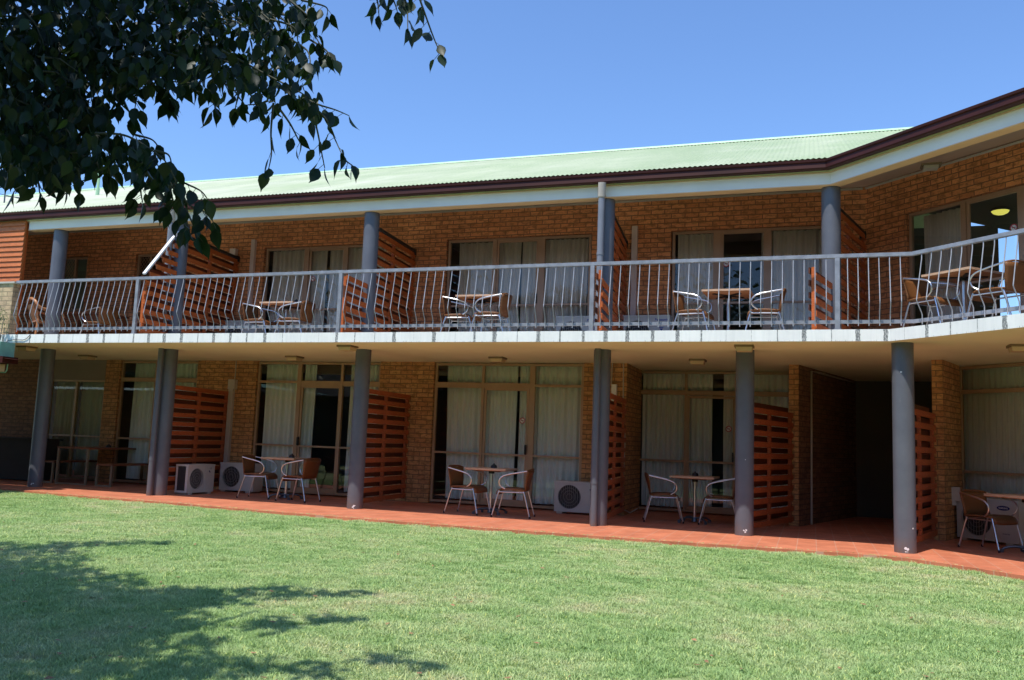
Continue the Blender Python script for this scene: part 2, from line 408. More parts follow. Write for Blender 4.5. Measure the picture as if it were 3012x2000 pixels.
# grass blades (uncountable)
def grass_tuft(name, n, rad, seed, hmin, hmax):
    rnd = random.Random(seed); b = MB()
    for _ in range(n):
        r = rad*math.sqrt(rnd.random()); a = rnd.random()*6.283; x, y = r*math.cos(a), r*math.sin(a)
        h = rnd.uniform(hmin, hmax); w_ = rnd.uniform(.0016, .0032); th = rnd.random()*6.283; c, s = math.cos(th), math.sin(th)
        lean = rnd.uniform(.3, 1.5)*h; lx, ly = lean*math.cos(th+1.57+rnd.uniform(-.5,.5)), lean*math.sin(th+1.57)
        b.add([(x-c*w_, y-s*w_, 0), (x+c*w_, y+s*w_, 0), (x+c*w_*.8+lx*.35, y+s*w_*.8+ly*.35, h*.6), (x-c*w_*.8+lx*.35, y-s*w_*.8+ly*.35, h*.6), (x+lx, y+ly, h)],
              [(0,1,2,3), (3,2,4)])
    o = b.build(name, M['grass']); col.objects.unlink(o); return o
gc = bpy.data.collections.new('grass_tufts')
for i in range(5): gc.objects.link(grass_tuft('grass_tuft', 190, .085, 20+i, .008, .021 if i < 4 else .040))
rnd = random.Random(3); pts = []
for _ in range(200000):
    if len(pts) > 26000: break
    Y = rnd.uniform(2.6, 12.1)
    X = rnd.uniform(-1.42*(Y+.3)-1.2, .30*(Y+.3)+1.0)
    if Y > edge_y(X) - .01: continue
    if rnd.random() > (1.0 if Y > 4 else .9): continue
    pts.append((X, Y, lawn_z(X, Y) - .002))
me = bpy.data.meshes.new('grass'); me.from_pydata(pts, [], [])
go = bpy.data.objects.new('grass', me); col.objects.link(go); me.materials.append(M['grass'])
tag(go, 'short sunlit lawn grass running up to the tiled path', 'grass', kind='stuff')
ng = bpy.data.node_groups.new('grass_scatter', 'GeometryNodeTree')
ng.interface.new_socket('Geometry', in_out='INPUT', socket_type='NodeSocketGeometry'); ng.interface.new_socket('Geometry', in_out='OUTPUT', socket_type='NodeSocketGeometry')
gi, go_ = ng.nodes.new('NodeGroupInput'), ng.nodes.new('NodeGroupOutput')
ci = ng.nodes.new('GeometryNodeCollectionInfo'); ci.inputs['Collection'].default_value = gc; ci.inputs['Separate Children'].default_value = True
ip = ng.nodes.new('GeometryNodeInstanceOnPoints'); ip.inputs['Pick Instance'].default_value = True
rv = ng.nodes.new('FunctionNodeRandomValue'); rv.data_type = 'FLOAT_VECTOR'; rv.inputs[0].default_value = (-.05, -.05, 0); rv.inputs[1].default_value = (.05, .05, 6.283)
rs = ng.nodes.new('FunctionNodeRandomValue'); rs.data_type = 'FLOAT'; rs.inputs[2].default_value = .75; rs.inputs[3].default_value = 1.3; rs.inputs['Seed'].default_value = 5
L = ng.links.new
L(gi.outputs[0], ip.inputs['Points']); L(ci.outputs[0], ip.inputs['Instance']); L(rv.outputs[0], ip.inputs['Rotation']); L(rs.outputs[1], ip.inputs['Scale']); L(ip.outputs[0], go_.inputs[0])
md = go.modifiers.new('scatter', 'NODES'); md.node_group = ng

# fallen leaves on the lawn
lf = MB(); rnd = random.Random(11)
for _ in range(170):
    Y = 3.6 + 5.2*rnd.random()**1.5; X = rnd.uniform(-1.2*(Y+.3)-.4, .22*(Y+.3)+.4)
    if Y > 9: continue
    z = lawn_z(X, Y) + .026; a = rnd.random()*6.28; l = rnd.uniform(.015, .034); c, s = math.cos(a)*l, math.sin(a)*l
    lf.add([(X-c, Y-s, z), (X+s*.5, Y-c*.5, z+rnd.uniform(-.004, .012)), (X+c, Y+s, z+rnd.uniform(0, .012)), (X-s*.5, Y+c*.5, z)], [(0,1,2,3)])
M['dead'] = simple('dry_leaf', (.30, .16, .08), .8, 0, .5, 2)
tag(lf.build('fallen_leaves', M['dead']), 'small dry brown leaves scattered over the lawn', 'fallen leaves', kind='stuff')

cl = MB(); rnd = random.Random(77)
for _ in range(900):
    X = rnd.uniform(-13, 2.2); Y = edge_y(X) + abs(rnd.gauss(0, .05)) + .01; a = rnd.random()*6.28; l = rnd.uniform(.008, .022); c, q = math.cos(a)*l, math.sin(a)*l
    cl.add([(X-c, Y-q, .003), (X+c, Y+q, .003), (X+c-q*.15, Y+q+c*.15, .006), (X-c-q*.15, Y-q+c*.15, .006)], [(0,1,2,3)])
tag(cl.build('grass_clippings', M['grass']), 'loose grass clippings along the edge of the tiled path', 'grass clippings', kind='stuff')
# ------------------------------------------------------------------ the building
bld = empty('motel_building', (-6, 14.85, 0), 'two storey brick motel wing with balcony, green roof and glazed rooms', 'building')
F_UP0, F_UP1 = 2.81, 5.62
wl = MB()
# ground floor, left wing
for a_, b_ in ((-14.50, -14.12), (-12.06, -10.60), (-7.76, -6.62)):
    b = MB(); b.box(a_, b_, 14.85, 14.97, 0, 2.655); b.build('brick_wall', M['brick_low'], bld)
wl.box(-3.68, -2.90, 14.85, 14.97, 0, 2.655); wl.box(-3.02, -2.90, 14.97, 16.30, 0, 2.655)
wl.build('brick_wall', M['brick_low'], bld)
w2 = MB()
PD = Vector((.300, .954, 0))                                      # direction of the passage
def seg_wall(mb, a, b, th, z0, z1):
    a, b = Vector(a+(0,)), Vector(b+(0,)); d = (b-a).normalized(); nn = Vector((-d.y, d.x, 0))*th
    P = [a, b, b+nn, a+nn]; mb.hexa([Vector((q.x, q.y, z0)) for q in P] + [Vector((q.x, q.y, z1)) for q in P])
A0 = (-.02, 14.90); A1 = (A0[0]+PD.x*7, A0[1]+PD.y*7); seg_wall(w2, (A0[0]+PD.x*.03, A0[1]+PD.y*.03), A1, .16, 0, 2.655); w2.build('brick_wall', M['brick_shade'], bld); w2 = MB(); seg_wall(w2, A0, (A0[0]+PD.x*.029, A0[1]+PD.y*.029), .16, 0, 2.655); w2.build('brick_wall', M['brick_low'], bld); w2 = MB()
B0 = (2.03, 13.97); B1 = (B0[0]+.36*1.03, B0[1]+.93*1.03); seg_wall(w2, B0, B1, .15, 0, 2.655)
B2 = (1.90+PD.x*7, 14.0+PD.y*7); seg_wall(w2, (2.16, 14.75), (2.16+PD.x*7, 14.75+PD.y*7), .14, 0, 2.655)
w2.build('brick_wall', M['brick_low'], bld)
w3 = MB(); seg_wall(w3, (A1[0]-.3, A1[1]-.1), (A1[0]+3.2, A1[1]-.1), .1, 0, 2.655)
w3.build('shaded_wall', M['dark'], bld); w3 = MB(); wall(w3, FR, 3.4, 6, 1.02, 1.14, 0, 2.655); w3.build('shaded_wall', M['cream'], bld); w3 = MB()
wall(w3, FL, -21, -16.12, 14.82, 14.85, 0, 2.655); w3.build('brick_wall', M['brick_shade'], bld); w3 = MB(); w3.box(-16.05, -14.52, 14.86, 14.90, 2.215, 2.655)
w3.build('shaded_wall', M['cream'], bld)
# upper floor
wu = MB()
wall(wu, FL, -21, 1.04, 14.85, 14.97, 2.66, 5.75, [(-16.09, -15.31, 3.75, 5.03), (-13.96, -13.20, 3.75, 5.02), (-10.62, -7.76, 2.83, 5.03), (-6.48, -3.60, 2.83, 5.04), (-2.16, .46, 2.83, 5.02)])
wall(wu, FR, 0, 9, 0, .12, 2.66, 5.75, [(.78, 3.6, 2.83, 5.0)])
wu.build('brick_wall', M['brick'], bld)

# slab: front face white, underside beige
sl = MB()
fr = [(-22, 11.68), (1.13, 11.68), tuple(FR(9, -2.176, 0))[:2], tuple(FR(9, 4, 0))[:2], (3.16, 18.39), (-22, 18.39)]
k = len(fr); vs = [(x, y, 2.655) for x, y in fr] + [(x, y, 2.81) for x, y in fr]
sl.add(vs, [tuple(reversed(range(k)))], 1); sl.add(vs, [tuple(range(k, 2*k))], 2)
sl.add(vs, [(i, (i+1) % k, (i+1) % k + k, i+k) for i in range(k)], 0)
sl.build('balcony_slab', [M['slab_face'], M['soffit'], M['slab_top']], bld, False)

# rooms behind the glass
rm = MB()
rm.box(-21, 3.0, 18.2, 18.3, 0, 2.65); rm.box(-21, 3.6, 18.2, 18.3, 2.82, 5.7)
for x in (-14.3, -11.3, -7.25): rm.box(x, x+.08, 14.98, 18.2, .02, 2.65); rm.box(x, x+.08, 14.98, 18.2, 2.82, 5.7)
rm.box(-3.2, -3.1, 16.33, 18.2, .02, 2.65); rm.box(-3.1, -3.02, 14.98, 18.2, 2.82, 5.7)
rm.box(.62, .70, 14.98, 18.2, 2.82, 5.7)
rm.box(.9, 9, 3.9, 4.0, 2.82, 5.7, FR); rm.box(.5, 9, 3.9, 4.0, 0, 2.65, FR)
rm.box(-21, .6, 15.0, 18.2, 5.32, 5.36); rm.box(.2, 9, .14, 3.9, 5.32, 5.36, FR)
rm.build('room_walls', M['room'], bld)

# roof
def corr(mb, F, u0, u1, dep0, z0, tan, run, start):
    pitch = .076; n = int((u1-u0)/pitch*4)+1; vs = []; nrm = Vector((0, -tan, 1)).normalized()
    for i in range(n):
        u = u0 + i*pitch/4; h = .0085*math.cos(i*math.pi/2)
        a = start(u)
        if a >= run: break
        vs.append((F(u, dep0+a, z0+a*tan+h), F(u, dep0+run, z0+run*tan+h)))
    m_ = len(vs)
    mb.add([q for ab in vs for q in ab], [(2*i, 2*i+2, 2*i+3, 2*i+1) for i in range(m_-1)], 0, True)
TAN = .405; RUN = 6.52
rl = MB(); XC = 13.081 - 12.46 + 0.0
corr(rl, FL, -26, 3.3, 12.45, 5.385, TAN, RUN, lambda u: max(0.0, (u-.50)*2.414))
rl.build('roof', M['roof'], bld)
GD = 9.25 - .19 - 11.236      # right wing eave depth in its frame
UC = (C7*((.50-OR.x) - (12.45-OR.y)))
rr_ = MB(); corr(rr_, FR, UC-2.68, 10, GD+.05, 5.345, .380, RUN, lambda u: max(0.0, (UC-u)*2.414)); rr_.build('roof', M['roof'], bld)
rb = MB(); rb.box(-26, 3.2, 18.99, 26, 5.0, 5.4)
rb.add([(-26, 18.97, 8.02), (3.2, 18.97, 8.02), (3.2, 26, 5.2), (-26, 26, 5.2)], [(0,1,2,3)])
rb.add([FR(-2.5, GD+6.60, 7.83), FR(10, GD+6.60, 7.83), FR(10, GD+13, 5.2), FR(-2.5, GD+13, 5.2)], [(0,1,2,3)])
rb.build('rear_roof', M['roof'], bld)
rc = MB()
rc.add([(x, y, z) for x in (-26, 3.1) for y, z in ((18.72, 7.938), (18.74, 7.972), (18.93, 8.043), (18.97, 8.068), (19.02, 8.068), (19.08, 8.04))], [(i, i+6, i+7, i+1) for i in range(5)])
rc.build('ridge_cap', M['ribgreen'], bld)
# gutter
def gutter(F, u0, u1, d):
    prof = [(0, 5.235), (-.012, 5.25), (-.004, 5.32), (-.022, 5.335), (-.026, 5.365), (-.010, 5.375), (.0, 5.36), (.004, 5.33), (.09, 5.33), (.09, 5.235)]
    b = MB(); k = len(prof); vs = [F(u0, d+a, z) for a, z in prof] + [F(u1, d+a, z) for a, z in prof]
    return vs, k
def run_prof(mb, profile, pathf):   # pathf: list of functions (a,z)->Vector, mitred
    k = len(profile); vs = []
    for pf in pathf: vs += [pf(a, z) for a, z in profile]
    for j in range(len(pathf)-1): mb.add(vs, [(j*k+i, (j+1)*k+i, (j+1)*k+(i+1) % k, j*k+(i+1) % k) for i in range(k)])
def mitre(yl, n2r):   # corner of left plane Y=yl and right plane n2=n2r
    return lambda a, z: Vector(((n2r + a)/C7 - (yl + a), yl + a, z))
def path(yl, n2r, u0=-22, u1=9):
    dr = n2r - 11.236
    return [lambda a, z: Vector((u0, yl+a, z)), mitre(yl, n2r), lambda a, z: FR(u1, dr+a, z)]
gprof = [(0, 5.235), (-.014, 5.25), (-.006, 5.325), (-.026, 5.338), (-.030, 5.368), (-.012, 5.378), (.002, 5.362), (.006, 5.335), (.09, 5.335), (.09, 5.235)]
gb = MB(); run_prof(gb, gprof, path(12.48, 9.10)); gb.build('gutter', M['gutter'], bld, False)
bp_ = lambda y0, y1, z0, z1: [(y0, z0), (y1, z0), (y1, z1), (y0, z1)]
b1 = MB(); run_prof(b1, bp_(0, .16, 5.045, 5.215), path(12.63, 9.25, -14.62)); b1.build('beam', M['beam'], bld, False)
b2 = MB(); run_prof(b2, bp_(0, .16, 5.222, 5.315), path(12.605, 9.225)); b2.build('fascia_board', M['fascia'], bld, False)
b3 = MB(); run_prof(b3, bp_(0, .185, 5.033, 5.043), path(12.615, 9.235, -14.62)); run_prof(b3, bp_(0, .02, 5.2155, 5.2215), path(12.60, 9.22)); b3.build('beam_trim', M['lip'], bld, False)
es = MB()
es.add([(-22, 12.79, 5.30), mitre(12.79, 9.41)(0, 5.30), mitre(14.85, 11.236)(0, 5.62), (-22, 14.85, 5.62)], [(0,1,2,3)])
es.add([mitre(12.79, 9.41)(0, 5.30), FR(9, 9.41-11.236, 5.30), FR(9, 0, 5.62), mitre(14.85, 11.236)(0, 5.62)], [(0,1,2,3)])
es.build('eave_lining', M['soffit_up'], bld)
cv = MB(); cv.add([FR(u, d, z) for u in (0.02, 9) for d, z in ((-.035, 5.60), (-.002, 5.575), (-.002, 5.60))], [(0,3,4,1)]); cv.box(-21, 1.0, 14.81, 14.845, 5.575, 5.605); cv.build('cornice', M['duct'], bld)

# columns
RAD = .132
def column(x, y, z0, z1):
    b = MB(); b.tube([(x, y, z0), (x, y, z1)], RAD, 40, 0, True); return b.build('column', M['column'], bld)
for x in (-13.93, -11.0, -7.0, -2.86): column(x, 12.75, 0, 2.655); column(x, 12.78, 2.81, 5.036)
column(-.73, 12.75, 0, 2.655); column(1.30, 11.90, 0, 2.655); column(.46, 12.80, 2.81, 5.036); column(4.2, 8.95, 0, 2.655)
# paint chips at the foot of the columns
rnd = random.Random(5)
PC = 0
for (x, y, az0, zz, n_) in ((-7.0, 12.75, -70, .025, 6), (-.73, 12.75, -82, .045, 5), (1.30, 11.90, -88, .03, 4), (-13.93, 12.75, -65, .03, 4), (1.3, 11.9, -100, 2.25, 1), (-.73, 12.75, -85, 1.05, 1), (1.3, 11.9, -60, .3, 1)):
    ch = MB()
    for _ in range(n_):
        az = R(az0 + rnd.uniform(-9, 9)); z = zz + rnd.uniform(-.012, .04); s = rnd.uniform(.006, .02); r = RAD + .0015
        q = []
        for k in range(6):
            a2 = az + s*math.cos(k*1.047)*rnd.uniform(.6, 1.3)/r; q.append((x + r*math.cos(a2), y + r*math.sin(a2), max(.002, z + s*math.sin(k*1.047)*rnd.uniform(.5, 1.2))))
        ch.add(q, [tuple(range(6))])
    ch.build('paint_chip', M['white'], bld)

# downpipes
def downpipe(x, y, label, bracket=True):
    e = empty('downpipe', (x, y, 0), label, 'downpipe', 'downpipes on the columns')
    b = MB(); b.tube([(x, y, 0), (x, y, 2.655)], .05, 20); b.tube([(x, y, .62), (x, y, .66)], .056, 20); b.build('lower_pipe', M['column'], e)
    b = MB(); b.tube([(x, y-.02, 2.81), (x, y-.02, 4.99)], .052, 20); b.tube([(x, y-.02, 4.1), (x, y-.02, 4.14)], .058, 20); b.build('upper_pipe', M['column_lt'], e)
    b = MB(); b.tube([(x, y-.02, 4.99), (x, y-.02, 5.03)], [.045, .043], 16); b.tube([(x, y-.02, 5.02), (x+.01, y-.05, 5.24)], .062, 16); b.build('spout', M['duct'], e)
M['column_lt'] = simple('grey_pipe_paint', (.20, .21, .235), .4, 0, .12, 3)
downpipe(-11.045, 12.55, 'grey round downpipe in front of the second column from the left')
downpipe(-2.885, 12.55, 'grey round downpipe in front of the middle column under the cream spout')

# ------------------------------------------------------------------ railing
rail = empty('balcony_railing', (-6, 11.74, 2.81), 'long grey metal balcony railing with bent balusters along the slab edge', 'railing')
def rpath(yl, n2r, u0, u1): return path(yl, n2r, u0, u1)
r1 = MB(); run_prof(r1, [(-.03, 3.77), (.03, 3.77), (.03, 3.818), (-.03, 3.818)], path(11.74, 9.305, -13.74, 8)); r1.build('top_rail', M['rail'], rail, False)
r2 = MB(); run_prof(r2, [(-.02, 2.895), (.02, 2.895), (.02, 2.94), (-.02, 2.94)], path(11.75, 9.315, -13.62, 8)); r2.build('bottom_rail', M['rail'], rail, False)
def fR0(u, d, z): return FR(u, d + 9.305 - 11.236, z)
def fL0(u, d, z): return FL(u, d + 11.74, z)
posts = [(fL0, x) for x in (-10.95, -6.92, -2.80, .51)] + [(fR0, 4.6)]
for F, u in posts:
    b = MB(); b.box(u-.03, u+.03, -.03, .02, 2.81, 3.768, F); b.box(u-.045, u+.045, -.045, .03, 2.8105, 2.822, F); b.build('post', M['rail'], rail)
bal = []
def panel(F, a, b, n_):
    for i in range(1, n_): bal.append((F, a + (b-a)*i/n_))
panel(fL0, -13.74, -10.95, 22); panel(fL0, -10.95, -6.92, 29); panel(fL0, -6.92, -2.80, 30); panel(fL0, -2.80, .51, 24)
panel(fL0, .51, 1.40, 7); uR = C7*((1.42-OR.x) - (11.74-OR.y))
panel(fR0, uR+.01, 4.6, int((4.6-uR)/.137)); 
def baluster(mb, F, u):
    P = [(0, 3.772), (-.004, 3.70), (-.105, 3.185), (-.110, 3.165), (-.105, 3.145), (-.03, 3.02), (-.012, 2.985), (-.012, 2.86)]
    mb.tube([F(u, -.015+d, z) for d, z in P], .0068, 6)
bal.sort(key=lambda q: -q[0](q[1], 0, 0).x)
for F, u in bal[:100]:
    b = MB(); baluster(b, F, u); b.build('baluster', M['baluster'], rail)
b = MB()
for F, u in bal[100:]: baluster(b, F, u)
tag(b.build('far_balusters', M['baluster'], rail), kind='stuff')

# ------------------------------------------------------------------ slatted privacy screens
def screen(a, b, z0, z1, mat, label, front=None, cap=False, group=None, posts_=(.5,), lap=True, n=None, white_cap=None):
    a, b = Vector(a+(0,)), Vector(b+(0,)); d = (b-a).normalized(); L_ = (b-a).length; nn = Vector((d.y, -d.x, 0))   # nn faces the camera side (+X)
    e = empty('privacy_screen', (a.x, a.y, z0), label, 'slatted screen', group)
    pitch = .168; h = .080
    pz = z0 + .02 + int((z1-z0-.02-h)/pitch)*pitch + h
    def pt(s, o, z): return a + d*s + nn*o + Vector((0, 0, z))
    def slats(s0, s1, off, zb, zt, shift, slope=None):
        m_ = MB(); z = zb + shift
        while z + h < zt + .001:
            e1 = s1
            if slope is not None:
                zz = z+h
                e1 = s1; f = (zt - zz)/(zt - slope); s0_ = s0 if f > 1 else s1 - (s1-s0)*max(0, f)
                if s1 - s0_ < .03: z += pitch; continue
            else: s0_ = s0
            o0, o1 = off, off + .022
            P = [pt(s0_, o0, z), pt(s1, o0, z), pt(s1, o1, z), pt(s0_, o1, z), pt(s0_, o0, z+h), pt(s1, o0, z+h), pt(s1, o1, z+h), pt(s0_, o1, z+h)]
            m_.hexa(P); z += pitch
        return m_
    slats(0.12, L_, .024, z0+.02, z1, 0).build('slat_panel', mat, e)
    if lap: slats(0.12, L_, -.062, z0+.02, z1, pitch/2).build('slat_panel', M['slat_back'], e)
    for s in (.16,)+tuple(L_*q for q in posts_)+(L_-.05,):
        m_ = MB(); P = [pt(s-.035, -.023, z0), pt(s+.035, -.023, z0), pt(s+.035, .023, z0), pt(s-.035, .023, z0)]
        m_.hexa(P + [q + Vector((0, 0, pz-z0-.004)) for q in P]); m_.build('post', mat, e)
    if cap:
        m_ = MB(); m_.bar(pt(.1, 0, z1+.025), pt(L_, 0, z1+.025), .10, .045); m_.box(-.04, .04, -.04, .04, 0, 0) if False else None
        q = pt(L_-.04, 0, 0); m_.box(q.x-.05, q.x+.05, q.y-.05, q.y+.05, z1-.06, z1+.06); m_.build('cap_rail', M['cap'], e)
    if front:
        fz, fl, slope = front
        if slope:
            m_ = slats(-fl, -.10, .024, z0+.02, 4.75, 0, fz-.02); m_.build('front_slat_panel', mat, e)
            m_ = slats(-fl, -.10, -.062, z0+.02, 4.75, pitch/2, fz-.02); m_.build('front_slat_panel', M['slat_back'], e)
            m_ = MB(); m_.bar(pt(-fl-.02, .0, fz+.02), pt(-.08, .0, 4.90), .055, .03); m_.build('sloping_cap', M['white'], e)
        else:
            slats(-fl, -.10, .024, z0+.02, fz, 0).build('front_slat_panel', mat, e)
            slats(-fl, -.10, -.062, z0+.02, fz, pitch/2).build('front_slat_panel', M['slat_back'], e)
        m_ = MB(); P = [pt(-fl, -.023, z0), pt(-fl+.06, -.023, z0), pt(-fl+.06, .023, z0), pt(-fl, .023, z0)]; m_.hexa(P + [q + Vector((0, 0, fz-z0-.03)) for q in P]); m_.build('post', mat, e)
    return e
GL, GU = 'slatted timber screens between the ground floor terraces', 'slatted timber screens between the balconies'
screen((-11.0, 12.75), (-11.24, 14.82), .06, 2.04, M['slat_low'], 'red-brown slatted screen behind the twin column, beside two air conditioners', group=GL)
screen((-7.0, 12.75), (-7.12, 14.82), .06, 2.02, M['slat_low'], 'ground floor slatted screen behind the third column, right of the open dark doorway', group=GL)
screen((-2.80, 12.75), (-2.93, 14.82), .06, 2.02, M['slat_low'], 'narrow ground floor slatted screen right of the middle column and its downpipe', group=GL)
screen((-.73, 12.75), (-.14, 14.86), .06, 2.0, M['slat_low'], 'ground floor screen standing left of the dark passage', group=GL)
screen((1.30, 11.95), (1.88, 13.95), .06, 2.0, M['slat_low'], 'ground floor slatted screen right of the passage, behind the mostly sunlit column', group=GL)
screen((-11.0, 12.78), (-11.26, 14.82), 2.83, 4.80, M['slat'], 'balcony screen with a white sloping cap running down to the railing', (3.86, 1.0, True), True, GU)
screen((-7.0, 12.78), (-7.16, 14.82), 2.83, 4.80, M['slat'], 'balcony screen behind the blue-grey column between two table sets', (3.78, .92, False), True, GU)
screen((-2.80, 12.78), (-2.98, 14.82), 2.83, 4.80, M['slat'], 'balcony screen seen edge-on beside the column with the downpipe', (3.76, .92, False), True, GU)
screen((.46, 12.80), (1.0, 14.78), 2.83, 4.78, M['slat'], 'balcony screen at the inner corner where the wings meet', (3.72, .95, False), True, GU)

# ------------------------------------------------------------------ windows (parts of the building)
def window(F, d, u0, u1, z0, z1, mull=(), trans=(), leafs=(), mat='frame', part='window', bars=(), depth=.06):
    """mull: (u, width); trans: (z, height, ua, ub); leafs: sliding sashes (ua, ub, za, zb)"""
    b = MB(); e = .045
    b.box(u0, u0+e, d, d+depth, z0, z1, F); b.box(u1-e, u1, d, d+depth, z0, z1, F)
    b.box(u0+e, u1-e, d, d+depth, z0, z0+e, F); b.box(u0+e, u1-e, d, d+depth, z1-e, z1, F)
    for u, w_, za, zb in mull: b.box(u-w_/2, u+w_/2, d-.006, d+depth-.004, za, zb, F)
    for z, h, ua, ub in trans: b.box(ua, ub, d+.003, d+depth-.008, z-h/2, z+h/2, F)
    for ua, ub, za, zb in leafs:
        s = .045; dd = d+.014
        b.box(ua, ua+s, dd, dd+.03, za, zb, F); b.box(ub-s, ub, dd, dd+.03, za, zb, F)
        b.box(ua+s, ub-s, dd, dd+.03, za, za+.07, F); b.box(ua+s, ub-s, dd, dd+.03, zb-s, zb, F)
    o = b.build(part, M[mat], bld)
    gl = MB(); gl.add([F(u0+.02, d+.035, z0+.02), F(u1-.02, d+.035, z0+.02), F(u1-.02, d+.035, z1-.02), F(u0+.02, d+.035, z1-.02)], [(0,1,2,3)])
    gl.build('pane', M['glass'], o)
    return o
def handle(F, u, d, z, par):
    b = MB(); b.box(u-.014, u+.014, d-.022, d, z-.09, z+.09, F); b.box(u-.009, u+.009, d-.05, d-.022, z-.07, z-.05, F); b.box(u-.009, u+.009, d-.05, d-.022, z+.05, z+.07, F); b.box(u-.012, u+.012, d-.062, d-.05, z-.08, z+.08, F)
    b.build('handle', M['black'], par)
def sticker(F, u, d, z, par, r=.055):
    def ring(r0, r1, dd, n=28):
        vs = [F(u + q*math.cos(2*math.pi*k/n), d+dd, z + q*math.sin(2*math.pi*k/n)) for q in (r0, r1) for k in range(n)]
        return vs, [(k, (k+1) % n, n+(k+1) % n, n+k) for k in range(n)]
    b = MB(); v, f = ring(.001, r, 0); b.add(v, f); b.build('no_smoking_sticker', M['white'], par)
    b = MB(); v, f = ring(r*.76, r*1.02, -.002); b.add(v, f)
    b.add([F(u-r*.6, d-.002, z+r*.48), F(u-r*.48, d-.002, z+r*.6), F(u+r*.6, d-.002, z-r*.48), F(u+r*.48, d-.002, z-r*.6)], [(0,1,2,3)]); b.build('red_ring', M['red_ink'], par)
    b = MB(); b.add([F(u-r*.5, d-.001, z-r*.04), F(u+r*.5, d-.001, z-r*.04), F(u+r*.5, d-.001, z+r*.12), F(u-r*.5, d-.001, z+r*.12)], [(0,1,2,3)]); b.build('cigarette_mark', M['black'], par)
LW = 14.90
# ground floor
window(FL, LW, -16.10, -14.52, .03, 2.21, [(-15.34, .05, .06, 2.19)], [(.97, .035, -16.06, -14.56)], mat='frame', part='sliding_door')
w_ = window(FL, LW, -14.11, -12.07, .03, 2.64, [(-13.17, .07, .06, 2.62)], [(2.235, .085, -14.07, -12.11), (.96, .035, -14.07, -12.11)], part='sliding_door')
w_ = window(FL, LW, -10.59, -7.77, .03, 2.64, [(-9.605, .085, .05, 2.63), (-8.63, .05, .05, 2.63)], [(2.235, .045, -10.55, -9.64), (2.215, .10, -9.56, -7.81), (.955, .035, -10.55, -7.81)], [(-9.56, -8.65, .075, 2.17)], part='sliding_door')
handle(FL, -9.54, LW+.01, 1.05, w_)
w_ = window(FL, LW, -6.61, -3.69, .03, 2.64, [(-4.66, .10, .05, 2.63), (-5.63, .05, .05, 2.63)], [(2.235, .045, -4.61, -3.73), (2.225, .10, -6.57, -4.71), (.955, .035, -6.57, -3.73)], [(-5.60, -4.72, .075, 2.18)], part='sliding_door')
handle(FL, -4.75, LW+.01, 1.06, w_); sticker(FL, -4.84, LW+.028, 1.59, w_)
w_ = window(FL, 16.22, -2.99, -.05, .03, 2.64, [(-2.045, .05, .05, 2.63), (-1.12, .06, .05, 2.63)], [(2.235, .085, -2.95, -.09), (.955, .04, -2.95, -.09)], [(-2.02, -1.14, .075, 2.18)], part='sliding_door')
handle(FL, -1.18, 16.23, 1.06, w_); sticker(FL, -1.26, 16.245, 1.58, w_)
w_ = window(FR, 1.04, .86, 3.40, .03, 2.64, [(2.30, .06, .05, 2.63)], [(2.24, .06, .90, 3.36), (1.0, .035, .90, 3.36)], part='sliding_door')
# upper floor
w_ = window(FL, LW, -10.60, -7.78, 2.83, 5.02, [(-9.62, .11, 2.85, 5.01), (-8.70, .07, 2.85, 5.01)], [(3.72, .035, -10.56, -7.82)], [(-9.56, -8.73, 2.88, 4.98)], 'frame_up', 'sliding_door')
sticker(FL, -9.46, LW+.028, 4.36, w_)
w_ = window(FL, LW, -6.46, -3.62, 2.83, 5.03, [(-5.50, .08, 2.85, 5.01), (-4.565, .12, 2.85, 5.02)], [(3.74, .035, -6.42, -3.66)], [(-5.46, -4.63, 2.88, 4.99)], 'frame_up', 'sliding_door')
handle(FL, -4.65, LW+.01, 3.86, w_)
w_ = window(FL, LW, -2.14, .44, 2.83, 5.01, [(-1.365, .13, 2.85, 5.0), (-.50, .09, 2.85, 5.0)], [(3.72, .035, -2.10, .40)], [(-1.30, -.54, 2.88, 4.98)], 'frame_up', 'sliding_door')
sticker(FL, -1.21, LW+.028, 4.41, w_)
w_ = window(FR, .05, .80, 3.58, 2.83, 4.99, [(1.745, .08, 2.85, 4.98), (2.68, .16, 2.85, 4.98)], [(3.74, .035, .84, 3.54)], [(1.79, 2.61, 2.88, 4.96)], 'frame_up', 'sliding_door')
sticker(FR, 2.50, .07, 4.42, w_)
for (a, b_) in ((-16.07, -15.33), (-13.94, -13.22)):
    w_ = window(FL, LW, a, b_, 3.78, 5.01, [((a+b_)/2, .05, 3.8, 5.0)], [], [], 'frame_up', 'window')
    m_ = MB()
    for k in range(16):                                            # diamond security mesh
        for sgn in (1, -1):
            x0 = a + .05; wd = (b_-a)/2 - .05; s = k*.1 - .2
            p0 = (x0, 3.84+s) if sgn > 0 else (x0, 3.84+s+wd*1.3); p1 = (x0+wd, 3.84+s+wd*1.3) if sgn > 0 else (x0+wd, 3.84+s)
            def cl(p, q):
                (xa, za), (xb, zb) = p, q; out = []
                for (x, z), (xo, zo) in ((p, q), (q, p)):
                    if z > 4.95: x = x + (xo-x)*(4.95-z)/(zo-z); z = 4.95
                    if z < 3.83: x = x + (xo-x)*(3.83-z)/(zo-z); z = 3.83
                    out.append((x, z))
                return out
            if max(p0[1], p1[1]) < 3.85 or min(p0[1], p1[1]) > 4.93: continue
            q0, q1 = cl(p0, p1); m_.bar((q0[0], LW+.01, q0[1]), (q1[0], LW+.01, q1[1]), .006, .006, (0, 1, 0))
    m_.build('security_mesh', M['frame_up'], w_)
# sill bricks (soldier course) below the ground floor glazing is part of the wall tone

